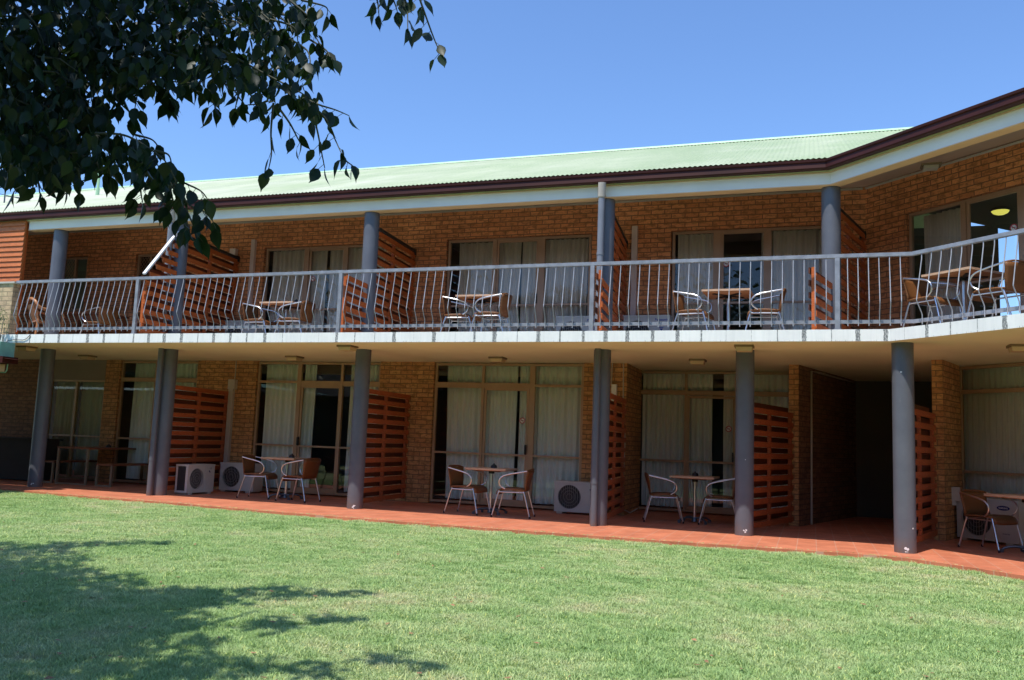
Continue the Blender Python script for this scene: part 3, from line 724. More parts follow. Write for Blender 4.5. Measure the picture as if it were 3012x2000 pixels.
# ------------------------------------------------------------------ curtains
def curtain(F, u0, u1, d, z0, z1, label, mat='curtain', fold=.115, seed=0, gather=0.0, group=None):
    rnd = random.Random(seed); n = max(8, int((u1-u0)/.014)); b = MB(); vs = []
    ph = [rnd.uniform(0, 6.28) for _ in range(4)]
    rows = 7
    for j in range(rows):
        tz = j/(rows-1); z = z0 + (z1-z0)*tz
        for i in range(n+1):
            s = i/n; u = u0 + (u1-u0)*s
            w1 = math.sin(2*math.pi*(u/fold) + ph[0] + 1.1*math.sin(u*2.3+ph[1])) ; w2 = math.sin(2*math.pi*(u/(fold*2.7)) + ph[2])
            amp = .048*(1-.35*tz)*(.75+.25*math.sin(u*1.7+ph[3]))
            uu = u + gather*(1-tz)*(.5-s)*.3 + .008*math.sin(ph[1]+z*1.3)
            vs.append(F(uu, d + amp*w1 + amp*.55*w2, z))
    b.add(vs, [(j*(n+1)+i, j*(n+1)+i+1, (j+1)*(n+1)+i+1, (j+1)*(n+1)+i) for j in range(rows-1) for i in range(n)], 0, True)
    return tag(b.build('curtain', M[mat]), label, 'curtain', group)
CG = 'full length curtains behind the glass doors'
LD = 15.03
curtain(FL, -16.02, -15.36, LD, .1, 2.18, 'dim curtain in the leftmost ground floor door, left of its mullion', seed=1, group=CG)
curtain(FL, -15.30, -14.60, LD, .1, 2.18, 'dim curtain in the leftmost ground floor door, right of its mullion', seed=2, group=CG)
curtain(FL, -13.84, -12.14, LD, .1, 2.60, 'grey curtain behind the twin column on the ground floor', seed=3, group=CG)
curtain(FL, -10.46, -9.62, LD, .1, 2.60, 'grey curtain in the wide pane behind the left table set', seed=4, group=CG)
curtain(FL, -9.58, -9.28, LD, .1, 2.60, 'bunched curtain beside the open dark doorway on the ground floor', fold=.09, seed=5, group=CG)
curtain(FL, -8.50, -7.84, LD, .1, 2.60, 'curtain half hidden by the third column on the ground floor', seed=6, group=CG)
curtain(FL, -6.42, -4.98, LD, .1, 2.60, 'pale curtain left of the no smoking sticker on the ground floor', seed=7, gather=.3, group=CG)
curtain(FL, -4.96, -3.76, LD, .1, 2.60, 'pale curtain above the air conditioner by the middle column', seed=8, group=CG)
curtain(FL, -2.88, -1.56, 16.36, .1, 2.60, 'curtain in the recessed door behind the third table set', seed=9, fold=.09, group=CG)
curtain(FL, -1.36, -.12, 16.36, .1, 2.60, 'curtain in the recessed door right of a black gap', seed=10, group=CG)
curtain(FR, .80, 3.30, 1.17, .1, 2.60, 'brownish curtain in the ground floor window at the right edge', 'curtain', seed=11, fold=.1, group=CG)
curtain(FL, -10.50, -9.20, LD, 2.9, 4.99, 'beige curtain in the left balcony door, left of its centre gap', 'curtain_up', seed=12, group=CG)
curtain(FL, -9.14, -7.86, LD, 2.9, 4.99, 'beige curtain in the left balcony door, right of its centre gap', 'curtain_up', seed=13, group=CG)
curtain(FL, -6.26, -5.0, LD, 2.9, 4.99, 'beige curtain in the middle balcony door beside a black gap', 'curtain_up', seed=14, gather=.3, group=CG)
curtain(FL, -4.98, -3.70, LD, 2.9, 4.99, 'beige curtain in the middle balcony door next to the downpipe', 'curtain_up', seed=15, fold=.09, group=CG)
curtain(FL, -2.06, -1.34, LD, 2.9, 4.98, 'beige curtain left of the open dark balcony door', 'curtain_up', seed=16, fold=.10, group=CG)
curtain(FL, -.62, .38, LD, 2.9, 4.98, 'beige curtain right of the open dark balcony door', 'curtain_up', seed=17, group=CG)
curtain(FR, .96, 1.66, .20, 2.9, 4.94, 'beige curtain in the balcony window nearest the inner corner of the right wing', 'curtain_up', seed=18, gather=.2, group=CG)

# lamp in the upper right room
lm, t_, b_ = nt('lit_lamp_glass'); b_.inputs['Emission Color'].default_value = (.95, .88, .15, 1); b_.inputs['Emission Strength'].default_value = .75; b_.inputs['Base Color'].default_value = (.5, .45, .1, 1)
lx, ly, lz = 3.15, 15.55, 5.30
e = empty('ceiling_lamp', (lx, ly, lz), 'lit yellow bowl lamp on the ceiling of the upper right room', 'lamp')
b = MB(); n = 28; prof = [(.02, -.07), (.07, -.064), (.11, -.045), (.135, -.01)]
vs = [(lx+r*math.cos(2*math.pi*k/n), ly+r*math.sin(2*math.pi*k/n), lz+z) for r, z in prof for k in range(n)]
b.add(vs, [(j*n+k, j*n+(k+1) % n, (j+1)*n+(k+1) % n, (j+1)*n+k) for j in range(3) for k in range(n)] + [tuple(range(n))], 0, True); b.build('bowl', lm, e)
b = MB(); b.tube([(lx, ly, lz-.012), (lx, ly, lz+.02)], .143, 28); b.build('rim', M['darkmetal'], e)

# ------------------------------------------------------------------ ceiling lights, ducts, conduits
def ceiling_light(x, y, z, label, s=.13):
    e = empty('ceiling_light', (x, y, z), label, 'ceiling light', 'square lights under the balcony')
    b = MB(); b.box(x-s, x+s, y-s, y+s, z-.03, z); b.build('base', M['light_base'], e)
    b = MB(); q = s*.86; P = [(x-q*.9, y-q*.9, z-.085), (x+q*.9, y-q*.9, z-.085), (x+q*.9, y+q*.9, z-.085), (x-q*.9, y+q*.9, z-.085), (x-q, y-q, z-.031), (x+q, y-q, z-.031), (x+q, y+q, z-.031), (x-q, y+q, z-.031)]
    b.hexa([Vector(p) for p in P]); b.build('diffuser', M['light_cover'], e)
for (x, y, lb) in ((-13.93, 12.25, 'square soffit light left of the first column'), (-14.1, 13.9, 'square soffit light above the dim leftmost door'), (-9.1, 13.9, 'square soffit light above the left table set'),
                   (-6.97, 12.15, 'square soffit light in front of the third column'), (-5.0, 13.92, 'square soffit light above the second table set'), (-1.58, 14.14, 'square soffit light above the recessed third table set'),
                   (-.70, 12.15, 'square soffit light in front of the column left of the passage'), (2.68, 12.11, 'square soffit light at the right edge of the picture')):
    ceiling_light(x, y, 2.655, lb)
e = empty('eave_light', (1.80, 13.0, 5.46), 'flat light under the eave of the right wing', 'ceiling light')
b = MB(); b.box(1.68, 1.94, 12.9, 13.1, 5.33, 5.36); b.build('base', M['light_base'], e); b = MB(); b.box(1.71, 1.90, 12.92, 13.08, 5.29, 5.33); b.build('diffuser', M['duct'], e)

def pipe_cover(x, y, z0, z1, w_, label, mat='duct', hood=True):
    e = empty('pipe_cover', (x, y, z0), label, 'pipe cover', 'ducts covering air conditioner pipes on the brick wall')
    b = MB(); b.box(x-w_/2, x+w_/2, y-.075, y, z0, z1); b.build('duct', M[mat], e)
    if hood:
        b = MB(); b.box(x-w_/2-.012, x+w_/2+.05, y-.095, y, z1-.18, z1+.02); b.build('hood', M[mat], e)
M['duct_pink'] = simple('pinkish_duct', (.66, .50, .44), .55, 0, .08, 3)
pipe_cover(-11.14, 14.845, .55, 2.24, .10, 'pale duct on the brick beside the second air conditioner')
pipe_cover(-11.36, 14.845, 3.4, 5.0, .08, 'short duct peeping out above the sloping balcony screen', 'duct_pink')
pipe_cover(-10.86, 14.845, 3.45, 5.20, .085, 'pinkish duct on the upper wall left of the left balcony door', 'duct_pink', False)
pipe_cover(-2.80, 14.845, 3.45, 5.12, .10, 'pinkish duct on the upper wall right of the downpipe column', 'duct_pink', False)
pipe_cover(-3.11, 14.845, 1.95, 2.27, .09, 'short white duct high on the brick nib beside the middle column', 'white', False)
pipe_cover(2.19, 14.42, .5, .75, .09, 'small duct stub above the right-hand air conditioner')
def conduit(pts_, r, mat, label, name='conduit'):
    b = MB(); b.tube(pts_, r, 6); return tag(b.build(name, M[mat]), label, 'pipe')
conduit([(-11.10, 14.83, 2.24), (-11.10, 14.83, 2.65)], .011, 'duct', 'thin cream conduit above the pale duct by the second air conditioner')
conduit([(-3.17, 14.83, 2.27), (-3.16, 14.83, 2.65)], .010, 'duct', 'short cream conduit rising from the white duct')
conduit([(-2.96, 14.83, 2.65), (-2.95, 14.83, 1.9), (-2.90, 14.82, 1.3), (-2.92, 14.82, .6), (-2.93, 14.80, .12), (-2.80, 14.9, .05), (-2.7, 15.05, .12)], .011, 'duct', 'wavy cream pipe hanging down the brick nib behind the middle column')
conduit([(.185, 15.50, 0), (.185, 15.50, 2.60), (.32, 15.95, 2.61), (1.9, 21.2, 2.61)], .018, 'duct', 'tall cream pipe on the wall at the mouth of the passage')
conduit([(-10.20, 14.72, .40), (-10.08, 14.74, .36), (-10.06, 14.80, .12), (-10.16, 14.83, .04)], .014, 'duct', 'insulated hose at the right end of the second air conditioner', 'hose')
conduit([(-3.24, 14.70, .40), (-3.12, 14.74, .42), (-3.10, 14.80, .9), (-3.11, 14.82, 1.95)], .014, 'duct', 'insulated hose rising from the air conditioner by the middle column to the white duct', 'hose')
conduit([(-10.98, 14.60, .30), (-11.06, 14.70, .34), (-11.10, 14.78, .56)], .014, 'duct', 'insulated hose between the second air conditioner and the pale duct', 'hose')
conduit([(1.36, 18.5, 0), (1.36, 18.5, 1.36)], .03, 'metal', 'short bright metal pole standing in the dark passage', 'metal_pole')

# ------------------------------------------------------------------ air conditioners
def text_mesh(s, size, mat, mtx, parent, name='logo'):
    cu = bpy.data.curves.new(name, 'FONT'); cu.body = s; cu.size = size; cu.align_x = 'CENTER'; cu.align_y = 'CENTER'; cu.offset = size*.02
    o = bpy.data.objects.new(name, cu); col.objects.link(o); dg = bpy.context.evaluated_depsgraph_get(); me = bpy.data.meshes.new_from_object(o.evaluated_get(dg))
    bpy.data.objects.remove(o); me.name = name; me.materials.clear(); me.materials.append(mat)
    me.transform(mtx); ob = bpy.data.objects.new(name, me); col.objects.link(ob); ob.parent = parent; return ob
def aircon(loc, rz, w_, h, d, label, group, logo=None, fan_left=True):
    # local frame: fan face at y=0 looking -Y, x 0..w, z 0.03..h
    e = empty('air_conditioner', loc, label, 'air conditioner', group, rz)
    def loc_build(mb, name, mat, parent=e):
        me_off = Vector((0, 0, 0)); q = parent
        while q is not None: me_off += q.location; q = q.parent
        mb.v = [v + me_off for v in mb.v]; return mb.build(name, mat, parent)
    b = MB(); c = .012; z0 = .035; t = .018
    fx, fz, fr_ = (.33*w_ if fan_left else .67*w_), (z0+h)/2, min(.215*w_*1.18, (h-z0)*.41)
    # front with a round opening
    n = 40; ring = [(fx + fr_*math.cos(2*math.pi*k/n), 0, fz + fr_*math.sin(2*math.pi*k/n)) for k in range(n)]
    def bd(k):
        a = 2*math.pi*k/n; dx, dz = math.cos(a), math.sin(a); s = 1e9
        if dx > 1e-6: s = min(s, (w_*.66-fx if fan_left else w_-fx)/dx)
        if dx < -1e-6: s = min(s, ((0-fx) if fan_left else w_*.34-fx)/dx)
        if dz > 1e-6: s = min(s, (h-fz)/dz)
        if dz < -1e-6: s = min(s, (z0-fz)/dz)
        return (fx+dx*s, 0, fz+dz*s)
    outer = [bd(k) for k in range(n)]; inn = [(x, .035, z) for x, y, z in ring]
    b.add(ring+outer+inn, [(k, (k+1) % n, n+(k+1) % n, n+k) for k in range(n)] + [(2*n+k, 2*n+(k+1) % n, (k+1) % n, k) for k in range(n)])
    x0, x1 = (0, w_*.66) if fan_left else (w_*.34, w_)
    for cx, cz in ((x0, z0), (x1, z0), (x1, h), (x0, h)):          # corner fillers
        near = sorted(range(n), key=lambda k: (outer[k][0]-cx)**2 + (outer[k][2]-cz)**2)[:2]
        b.add([outer[near[0]], outer[near[1]], (cx, 0, cz)], [(0,1,2)])
    sx0, sx1 = (w_*.66, w_) if fan_left else (0, w_*.34)
    b.add([(sx0, -.006, z0), (sx1, -.006, z0), (sx1, -.006, h), (sx0, -.006, h), (sx0, .002, z0), (sx0, .002, h)], [(0,1,2,3), (4,0,3,5)])
    b.add([(0,0,z0),(w_,0,z0),(w_,d,z0),(0,d,z0),(0,0,h),(w_,0,h),(w_,d,h),(0,d,h)], [(4,5,6,7),(1,2,6,5),(2,3,7,6),(0,1,2,3)])
    b.box(-.004, w_+.004, -.012, d+.004, h-.028, h+.004)
    b.box(-.003, .0, 0, .05, z0, h-.03); b.box(-.003, .0, d-.04, d, z0, h-.03); b.box(-.003, .0, .05, d-.04, z0, z0+.04)
    sh = loc_build(b, 'casing', M['ac'])
    b = MB(); b.add([(0,.05,z0+.04),(0,d-.04,z0+.04),(0,d-.04,h-.04),(0,.05,h-.04)], [(0,1,2,3)])
    b.add([(x, .034, z) for x, y, z in ring], [tuple(range(n))]); loc_build(b, 'coil', M['ac_dark'])
    b = MB()
    for k in range(3):                                             # fan blades
        a = k*2.094 + .4; q = [(fx, .03, fz)] + [(fx + fr_*.85*math.cos(a+s), .026+.004*s, fz + fr_*.85*math.sin(a+s)) for s in (0, .3, .6, .9, 1.2)]
        b.add(q, [(0,i,i+1) for i in range(1, 5)])
    loc_build(b, 'fan', M['black'])
    b = MB()
    for k in range(-5, 6):
        x = fx + k*fr_/5.6; hh = math.sqrt(max(0, fr_**2-(x-fx)**2)); b.bar((x, -.006, fz-hh), (x, -.006, fz+hh), .004, .004, (0,1,0))
    for r in (.25, .5, .75, 1.0):
        q = [(fx + fr_*r*math.cos(2*math.pi*k/24), -.004, fz + fr_*r*math.sin(2*math.pi*k/24)) for k in range(25)]; b.tube(q, .0025, 4, caps=False)
    loc_build(b, 'fan_guard', M['grille'])
    for x in (.12*w_, .85*w_):
        b = MB(); b.box(x-.05, x+.05, -.01, d+.02, 0, z0); loc_build(b, 'foot', M['duct'])
    lx_ = (sx0+sx1)/2
    rot = Matrix.Rotation(R(90), 4, 'X')
    def T(x, z): return Matrix.Translation((x, -.0085, z)) @ rot
    if logo == 'arc':
        b = MB(); b.tube([(lx_+.035*math.cos(a), -.008, h*.80+.035*math.sin(a)) for a in (3.0, 3.5, 4.0, 4.5, 5.0)], [.004, .009, .011, .009, .003], 6); loc_build(b, 'badge', M['navy_ink'], e)
        text_mesh('LG', .045, M['grey_ink'], T(lx_+.01, h*.80+.035), e)
    if logo == 'oval':
        b = MB(); n = 30; b.add([(lx_-.06+.10*math.cos(2*math.pi*k/n), -.0075, h*.82+.034*math.sin(2*math.pi*k/n)) for k in range(n)], [tuple(range(n))]); loc_build(b, 'badge', M['navy_ink'], e)
        text_mesh('SAMSUNG', .030, M['white'], Matrix.Translation((0, -.001, 0)) @ T(lx_-.06, h*.82), e)
        text_mesh('Inverter', .035, M['grey_ink'], T(lx_-.02, h*.25), e)
    if logo == 'word':
        text_mesh('Panasonic', .058, M['blue_ink'], T(lx_, h*.88), e)
        b = MB(); b.add([(lx_-.03, -.008, h*.64), (lx_+.03, -.008, h*.64), (lx_, -.008, h*.57)], [(0,2,1)]); b.box(lx_-.035, lx_+.035, -.008, -.007, h*.655, h*.675); loc_build(b, 'badge', M['blue_ink'], e)
    return e
M['grille'] = simple('fan_guard_wire', (.34, .33, .31), .5, 0, .05, 5)
AG, AU = 'air conditioners on the ground floor terrace', 'air conditioners on the balcony'
aircon((-10.70, 13.12, 0), R(90), .75, .55, .27, 'white air conditioner beside the twin column, its side turned to the lawn', AG, 'arc')
aircon((-10.98, 14.42, 0), 0, .80, .57, .30, 'white air conditioner against the brick between the screen and the left table set', AG, 'arc')
aircon((-4.03, 14.40, 0), 0, .80, .55, .30, 'white air conditioner in front of the pale curtain, left of the middle column', AG, 'arc')
aircon(tuple(FR(1.15, .56, 0)), R(-45), .97, .63, .32, 'shaded grey air conditioner with a dark oval badge at the right edge', AG, 'oval')
aircon((-4.12, 14.48, 2.81), 0, .82, .64, .30, 'balcony air conditioner left of the downpipe column', AU, 'word')
aircon((-2.94, 14.48, 2.81), 0, .84, .64, .30, 'balcony air conditioner with blue lettering right of the downpipe column', AU, 'word')
aircon((-11.22, 14.48, 2.81), 0, .80, .63, .30, 'balcony air conditioner half hidden by the balusters right of the sloping screen', AU, 'arc')

# ------------------------------------------------------------------ furniture
def smooth_path(ctrl, n=5):
    P = [Vector(p) for p in ctrl]; out = []
    for i in range(len(P)-1):
        p0, p1, p2, p3 = P[max(i-1, 0)], P[i], P[i+1], P[min(i+2, len(P)-1)]
        for k in range(n):
            s = k/n; out.append(.5*((2*p1) + (p2-p0)*s + (2*p0-5*p1+4*p2-p3)*s*s + (3*p1-p0-3*p2+p3)*s**3))
    out.append(P[-1]); return out
def make_chair():
    e = empty('armchair', (0, 0, 0), 'x', 'chair')      # faces +X
    b = MB(); n = 10; vs = []
    for i in range(n+1):
        y = -.225 + .45*i/n
        for x, z in ((-.215, .425), (-.12, .437), (.02, .442), (.14, .440), (.20, .425), (.222, .395), (.226, .355)):
            vs.append((x, y*(1-.06*(x > .15)), z - .010*(1-(abs(y)/.225)**2)))
    b.add(vs, [(i*7+j, (i+1)*7+j, (i+1)*7+j+1, i*7+j+1) for i in range(n) for j in range(6)], 0, True)
    o = b.build('seat', M['wicker'], e)
    md = o.modifiers.new('thick', 'SOLIDIFY'); md.thickness = .022
    b = MB(); vs = []
    for i in range(n+1):
        s = i/n*2-1
        for z, xb in ((.43, -.215), (.52, -.235), (.62, -.262), (.70, -.288), (.755, -.305)):
            k = (z-.43)/.325
            vs.append((xb + .055*k*s*s, s*(.205+.045*k), z - .012*k*s*s))
    b.add(vs, [(i*5+j, (i+1)*5+j, (i+1)*5+j+1, i*5+j+1) for i in range(n) for j in range(4)], 0, True)
    o = b.build('backrest', M['wicker'], e); md = o.modifiers.new('thick', 'SOLIDIFY'); md.thickness = .016
    b = MB(); b.tube(smooth_path([(-.25, -.25, .74), (-.292, -.15, .765), (-.306, 0, .768), (-.292, .15, .765), (-.25, .25, .74)]), .013, 8); b.build('back_rim', M['wicker'], e)
    for sy in (-1, 1):
        b = MB(); b.tube(smooth_path([(-.25, .252*sy, .742), (-.10, .268*sy, .712), (.06, .275*sy, .678), (.15, .275*sy, .640), (.192, .270*sy, .575), (.170, .258*sy, .500), (.10, .240*sy, .452)]), .0125, 8); b.build('armrest', M['metal'], e)
        b = MB(); b.tube([(.195, .215*sy, .425), (.225, .222*sy, .33), (.305, .235*sy, .0)], .0125, 8); o = b.build('leg', M['metal'], e)
        b = MB(); b.tube([(.302, .2345*sy, .035), (.3055, .2355*sy, -.0)], .0155, 8); b.build('rubber_foot', M['black'], o)
        b = MB(); b.tube([(-.195, .20*sy, .42), (-.225, .208*sy, .33), (-.315, .225*sy, .0)], .0125, 8); o = b.build('leg', M['metal'], e)
        b = MB(); b.tube([(-.312, .2245*sy, .035), (-.3155, .2255*sy, -.0)], .0155, 8); b.build('rubber_foot', M['black'], o)
    b = MB()
    for p0, p1 in (((.19, -.21, .41), (.19, .21, .41)), ((-.20, -.20, .41), (-.20, .20, .41)), ((-.20, -.205, .40), (.19, -.215, .40)), ((-.20, .205, .40), (.19, .215, .40))): b.tube([p0, p1], .010, 6)
    b.build('seat_frame', M['metal'], e)
    return e
chair0 = make_chair(); used = [False]
def place(proto, used, x, y, z, rz, label, group):
    o = proto if not used[0] else copy_tree(proto)
    used[0] = True; o.location = (x, y, z); o.rotation_euler = (0, 0, R(rz)); o['label'] = label; o['group'] = group; return o
CGL, CGU = 'wicker armchairs on the terrace', 'wicker armchairs on the balcony'
place(chair0, used, -9.40, 13.50, 0, 9, 'wicker armchair in front of the second air conditioner, turned right', CGL)
place(chair0, used, -8.48, 13.36, 0, 176, 'wicker armchair by the open dark doorway, turned left', CGL)
place(chair0, used, -5.17, 13.22, 0, -7, 'wicker armchair left of the second terrace table', CGL)
place(chair0, used, -4.36, 13.16, 0, 188, 'wicker armchair left of the air conditioner by the middle column', CGL)
place(chair0, used, -2.10, 14.12, 0, 12, 'wicker armchair left of the recessed terrace table', CGL)
place(chair0, used, -1.22, 14.20, 0, 183, 'wicker armchair half hidden by the column left of the passage', CGL)
place(chair0, used, 2.46, 13.06, 0, -48, 'dark wicker armchair at the right edge of the terrace', CGL)
place(chair0, used, 3.15, 12.35, 0, 130, 'wicker armchair beyond the table at the right end of the terrace', CGL)
B = 2.81
place(chair0, used, -9.52, 13.36, B, 2, 'balcony armchair left of the left balcony table', CGU)
place(chair0, used, -8.74, 13.28, B, 184, 'balcony armchair in front of the left balcony door, back to the column', CGU)
place(chair0, used, -5.40, 13.10, B, 8, 'balcony armchair left of the middle balcony table', CGU)
place(chair0, used, -4.78, 12.92, B, 182, 'balcony armchair right of the middle balcony table', CGU)
place(chair0, used, -1.50, 12.98, B, -10, 'balcony armchair left of the small square table by the dark door', CGU)
place(chair0, used, -.48, 13.00, B, 186, 'balcony armchair with shining armrest right of the small square table', CGU)
place(chair0, used, 1.70, 12.14, B, -45, 'balcony armchair at the inner corner of the railing', CGU)
place(chair0, used, 2.37, 11.58, B, 135, 'balcony armchair at the right edge behind the railing', CGU)
place(chair0, used, -13.42, 13.45, B, 175, 'balcony armchair beside the dark wooden table at the left end', CGU)

def make_table():
    e = empty('pedestal_table', (0, 0, 0), 'x', 'table')
    b = MB(); b.box(-.35, .35, -.35, .35, .722, .752); b.build('tabletop', M['tabletop'], e)
    b = MB(); b.box(-.335, .335, -.335, .335, .712, .7215); b.build('underside', M['table_under'], e)
    b = MB(); b.tube([(0, 0, .05), (0, 0, .70)], .026, 14); b.build('pedestal', M['metal'], e)
    b = MB(); b.bar((-.2, -.2, .703), (.2, .2, .703), .04, .012); b.bar((-.2, .2, .70), (.2, -.2, .70), .04, .012); b.tube([(0, 0, .66), (0, 0, .70)], .05, 14); b.build('bracket', M['black'], e)
    b = MB(); b.tube([(0, 0, .02), (0, 0, .09)], [.05, .035], 14)
    for k in range(4):
        a = R(45 + 90*k); c, s = math.cos(a), math.sin(a)
        b.tube(smooth_path([(.02*c, .02*s, .075), (.14*c, .14*s, .085), (.25*c, .25*s, .065), (.30*c, .30*s, .03)]), [.018]*5+[.017]*5+[.016]*5+[.014], 8); b.tube([(.30*c, .30*s, 0), (.30*c, .30*s, .045)], [.024, .028], 10)
    b.build('base', M['darkmetal'], e)
    return e
table0 = make_table(); usedt = [False]
TG, TU = 'square pedestal tables on the terrace', 'square pedestal tables on the balcony'
for (x, y, z, rz, lb, gr) in ((-8.98, 13.72, 0, 0, 'square pedestal table between the two left terrace chairs', TG), (-4.86, 13.45, 0, 2, 'square pedestal table in front of the door with the no smoking sticker', TG),
                              (-1.62, 14.30, 0, -2, 'square pedestal table in the recess left of the passage', TG), (2.84, 12.80, 0, -45, 'square pedestal table cut by the right edge of the terrace', TG),
                              (-8.98, 13.35, B, 0, 'pale topped balcony table left of the blue-grey column', TU), (-5.0, 13.07, B, 1, 'pale topped balcony table in front of the middle balcony door', TU),
                              (-1.0, 13.03, B, -2, 'small square balcony table in front of the open dark door', TU), (2.04, 11.98, B, -45, 'balcony table in front of the right wing window', TU)):
    place(table0, usedt, x, y, z, rz, lb, gr)
def ashtray(x, y, z, label):
    b = MB(); b.tube([(x, y, z), (x, y, z+.035), (x, y, z+.055)], [.055, .05, .03], 16); b.tube([(x, y, z+.05), (x, y, z+.075)], [.02, .012], 10)
    tag(b.build('ashtray', M['black']), label, 'ashtray', 'black ashtrays on the tables')
ashtray(-8.95, 13.8, .752, 'black ashtray on the left terrace table'); ashtray(-4.84, 13.5, .752, 'black ashtray on the second terrace table')
ashtray(-1.62, 14.3, .752, 'black ashtray on the table in the recess'); ashtray(-8.72, 13.25, B+.752, 'black ashtray on the left balcony table')

# dining table and benches at the far left
def frame_table(x0, x1, y0, y1, h, name, label, cat, mat, group=None):
    e = empty(name, ((x0+x1)/2, (y0+y1)/2, 0), label, cat, group); s = .04
    b = MB(); b.box(x0, x1, y0, y1, h-.035, h); b.build('top' if name == 'dining_table' else 'seat', mat, e)
    for x in (x0+.01, x1-.01):
        pass
    for yy in (y0+.02, y1-.02):
        b = MB()
        for x in (x0+.03, x1-.03): b.box(x-s/2, x+s/2, yy-s/2, yy+s/2, .03, h-.036)
        b.box(x0+.01, x1-.01, yy-s/2, yy+s/2, .0, .03); b.build('leg_frame', M['bench_metal'], e)
M['bench_metal'] = simple('weathered_steel_frame', (.30, .22, .14), .5, .3, .15, 6)
M['bench_wood'] = wood_mat('dark_bench_wood', (.24, .085, .035), .5)
frame_table(-14.48, -13.66, 13.72, 15.3, .755, 'dining_table', 'long dark dining table with steel frame behind the first column', 'table', M['bench_wood'])
frame_table(-13.44, -13.02, 13.72, 15.0, .45, 'bench', 'low bench right of the dark dining table', 'bench', M['bench_wood'], 'benches beside the dark dining table')
frame_table(-15.02, -14.62, 13.80, 15.1, .45, 'bench', 'low bench left of the dark dining table', 'bench', M['bench_wood'], 'benches beside the dark dining table')
ashtray(-14.0, 14.6, .756, 'black ashtray on the dark dining table')
b = MB(); b.box(-17.6, -15.25, 13.8, 14.5, .02, .85); b.box(-17.65, -15.2, 13.75, 14.55, .851, .89); tag(b.build('storage_cabinet', M['dark']), 'low black cabinet in the deep shade at the left end of the terrace', 'cabinet')
# wooden table + plastic chair at the left end of the balcony
e = empty('wooden_table', (-14.3, 14.1, B), 'dark reddish wooden table on the balcony at the left end', 'table')
b = MB(); b.box(-15.0, -13.65, 13.75, 14.5, B+.70, B+.735); b.box(-14.95, -13.7, 13.80, 13.82, B+.58, B+.699); b.build('top', M['bench_wood'], e)
for x in (-14.93, -13.72):
    for y in (13.82, 14.43):
        b = MB(); b.box(x-.03, x+.03, y-.03, y+.03, B, B+.70); b.build('leg', M['bench_wood'], e)
def plastic_chair(x, y, z, rz):
    e = empty('plastic_chair', (0, 0, 0), 'tan moulded plastic chair at the left end of the balcony', 'chair')
    b = MB(); n = 12                                              # fan back made of staves, faces +Y
    for i in range(9):
        s = (i-4)/4; b.add([(s*.16-.018, -.19, .42), (s*.16+.018, -.19, .42), (s*.235+.030, -.29-.02*(1-s*s), .74), (s*.235-.030, -.29-.02*(1-s*s), .74)], [(0,1,2,3)])
    o = b.build('backrest', M['plastic_chair'], e); md = o.modifiers.new('t', 'SOLIDIFY'); md.thickness = .01
    b = MB(); b.tube(smooth_path([(-.25, -.05, .62), (-.28, -.24, .68), (-.22, -.30, .79), (0, -.32, .85), (.22, -.30, .79), (.28, -.24, .68), (.25, -.05, .62)], 6), .030, 8); b.build('back_rim', M['plastic_chair'], e)
    for sx in (-1, 1):
        b = MB(); b.tube(smooth_path([(.27*sx, -.20, .66), (.285*sx, 0, .63), (.275*sx, .19, .60), (.26*sx, .24, .52)]), .024, 8); b.build('armrest', M['plastic_chair'], e)
        for yy in (-.24, .24):
            b = MB(); b.tube([(.25*sx, yy*.9, .56 if yy > 0 else .44), (.27*sx, yy*1.08, 0)], [.028, .02], 8); b.build('leg', M['plastic_chair'], e)
    b = MB(); b.box(-.24, .24, -.21, .22, .40, .425); b.build('seat', M['plastic_chair'], e)
    e.location = (x, y, z); e.rotation_euler = (0, 0, R(rz))
plastic_chair(-14.32, 12.98, B, -25)

# ------------------------------------------------------------------ left end: pier, cladding, low roof
e = empty('brick_pier', (-15, 11.8, 2.81), 'sunlit pale brick pier at the left end of the balcony railing', 'wall')
b = MB(); b.box(-17, -13.79, 11.70, 11.84, 2.64, 3.765); b.build('brickwork', M['brick_pale'], e)
b = MB(); b.box(-17, -13.74, 11.67, 11.88, 3.766, 3.80); b.build('coping', M['duct'], e)
e = empty('timber_cladding', (-16, 12.6, 2.81), 'orange weatherboard screen above the brick pier at the left edge', 'wall')
b = MB(); z = 2.85; i = 0
while z < 5.15:
    b.add([(x, y, zz) for x in (-20, -14.66) for y, zz in ((12.560, z), (12.585, z+.103), (12.62, z+.103), (12.62, z))], [(0,4,5,1),(1,5,6,2),(3,7,4,0),(0,1,2,3),(7,6,5,4)]); z += .1035; i += 1
b.build('weatherboards', M['clad'], e); b = MB(); b.box(-20, -14.70, 12.625, 12.70, 2.82, 5.2); b.build('backing', M['slat'], e)
e = empty('low_annex', (-15.5, 10, 0), 'corner of a low green roofed building with maroon gutter at the left edge', 'building')
b = MB(); b.box(-20, -14.6, 7.0, 11.2, -.3, 2.2); b.build('wall', M['brick_low'], e)
b = MB(); b.box(-20, -13.55, 11.35, 11.66, 2.375, 2.64); b.add([(-20, 7.0, 3.2), (-13.56, 7.0, 2.38), (-13.56, 11.34, 2.38), (-20, 11.34, 3.2)], [(0,1,2,3)]); b.build('roof', M['green_metal'], e)
b = MB(); b.box(-20, -13.40, 11.30, 11.62, 2.255, 2.372); b.add([(-13.60, 11.35, 2.376), (-13.32, 11.30, 2.33), (-13.32, 11.62, 2.33), (-13.60, 11.66, 2.376)], [(0,1,2,3)]); b.build('gutter', M['gutter'], e)
e = empty('wall_lantern', (-13.6, 11.45, 2.1), 'small white lantern hanging under the maroon gutter at the left edge', 'lamp')
b = MB(); b.box(-13.78, -13.58, 11.38, 11.52, 2.11, 2.24); b.build('glass_cover', M['light_cover'], e)
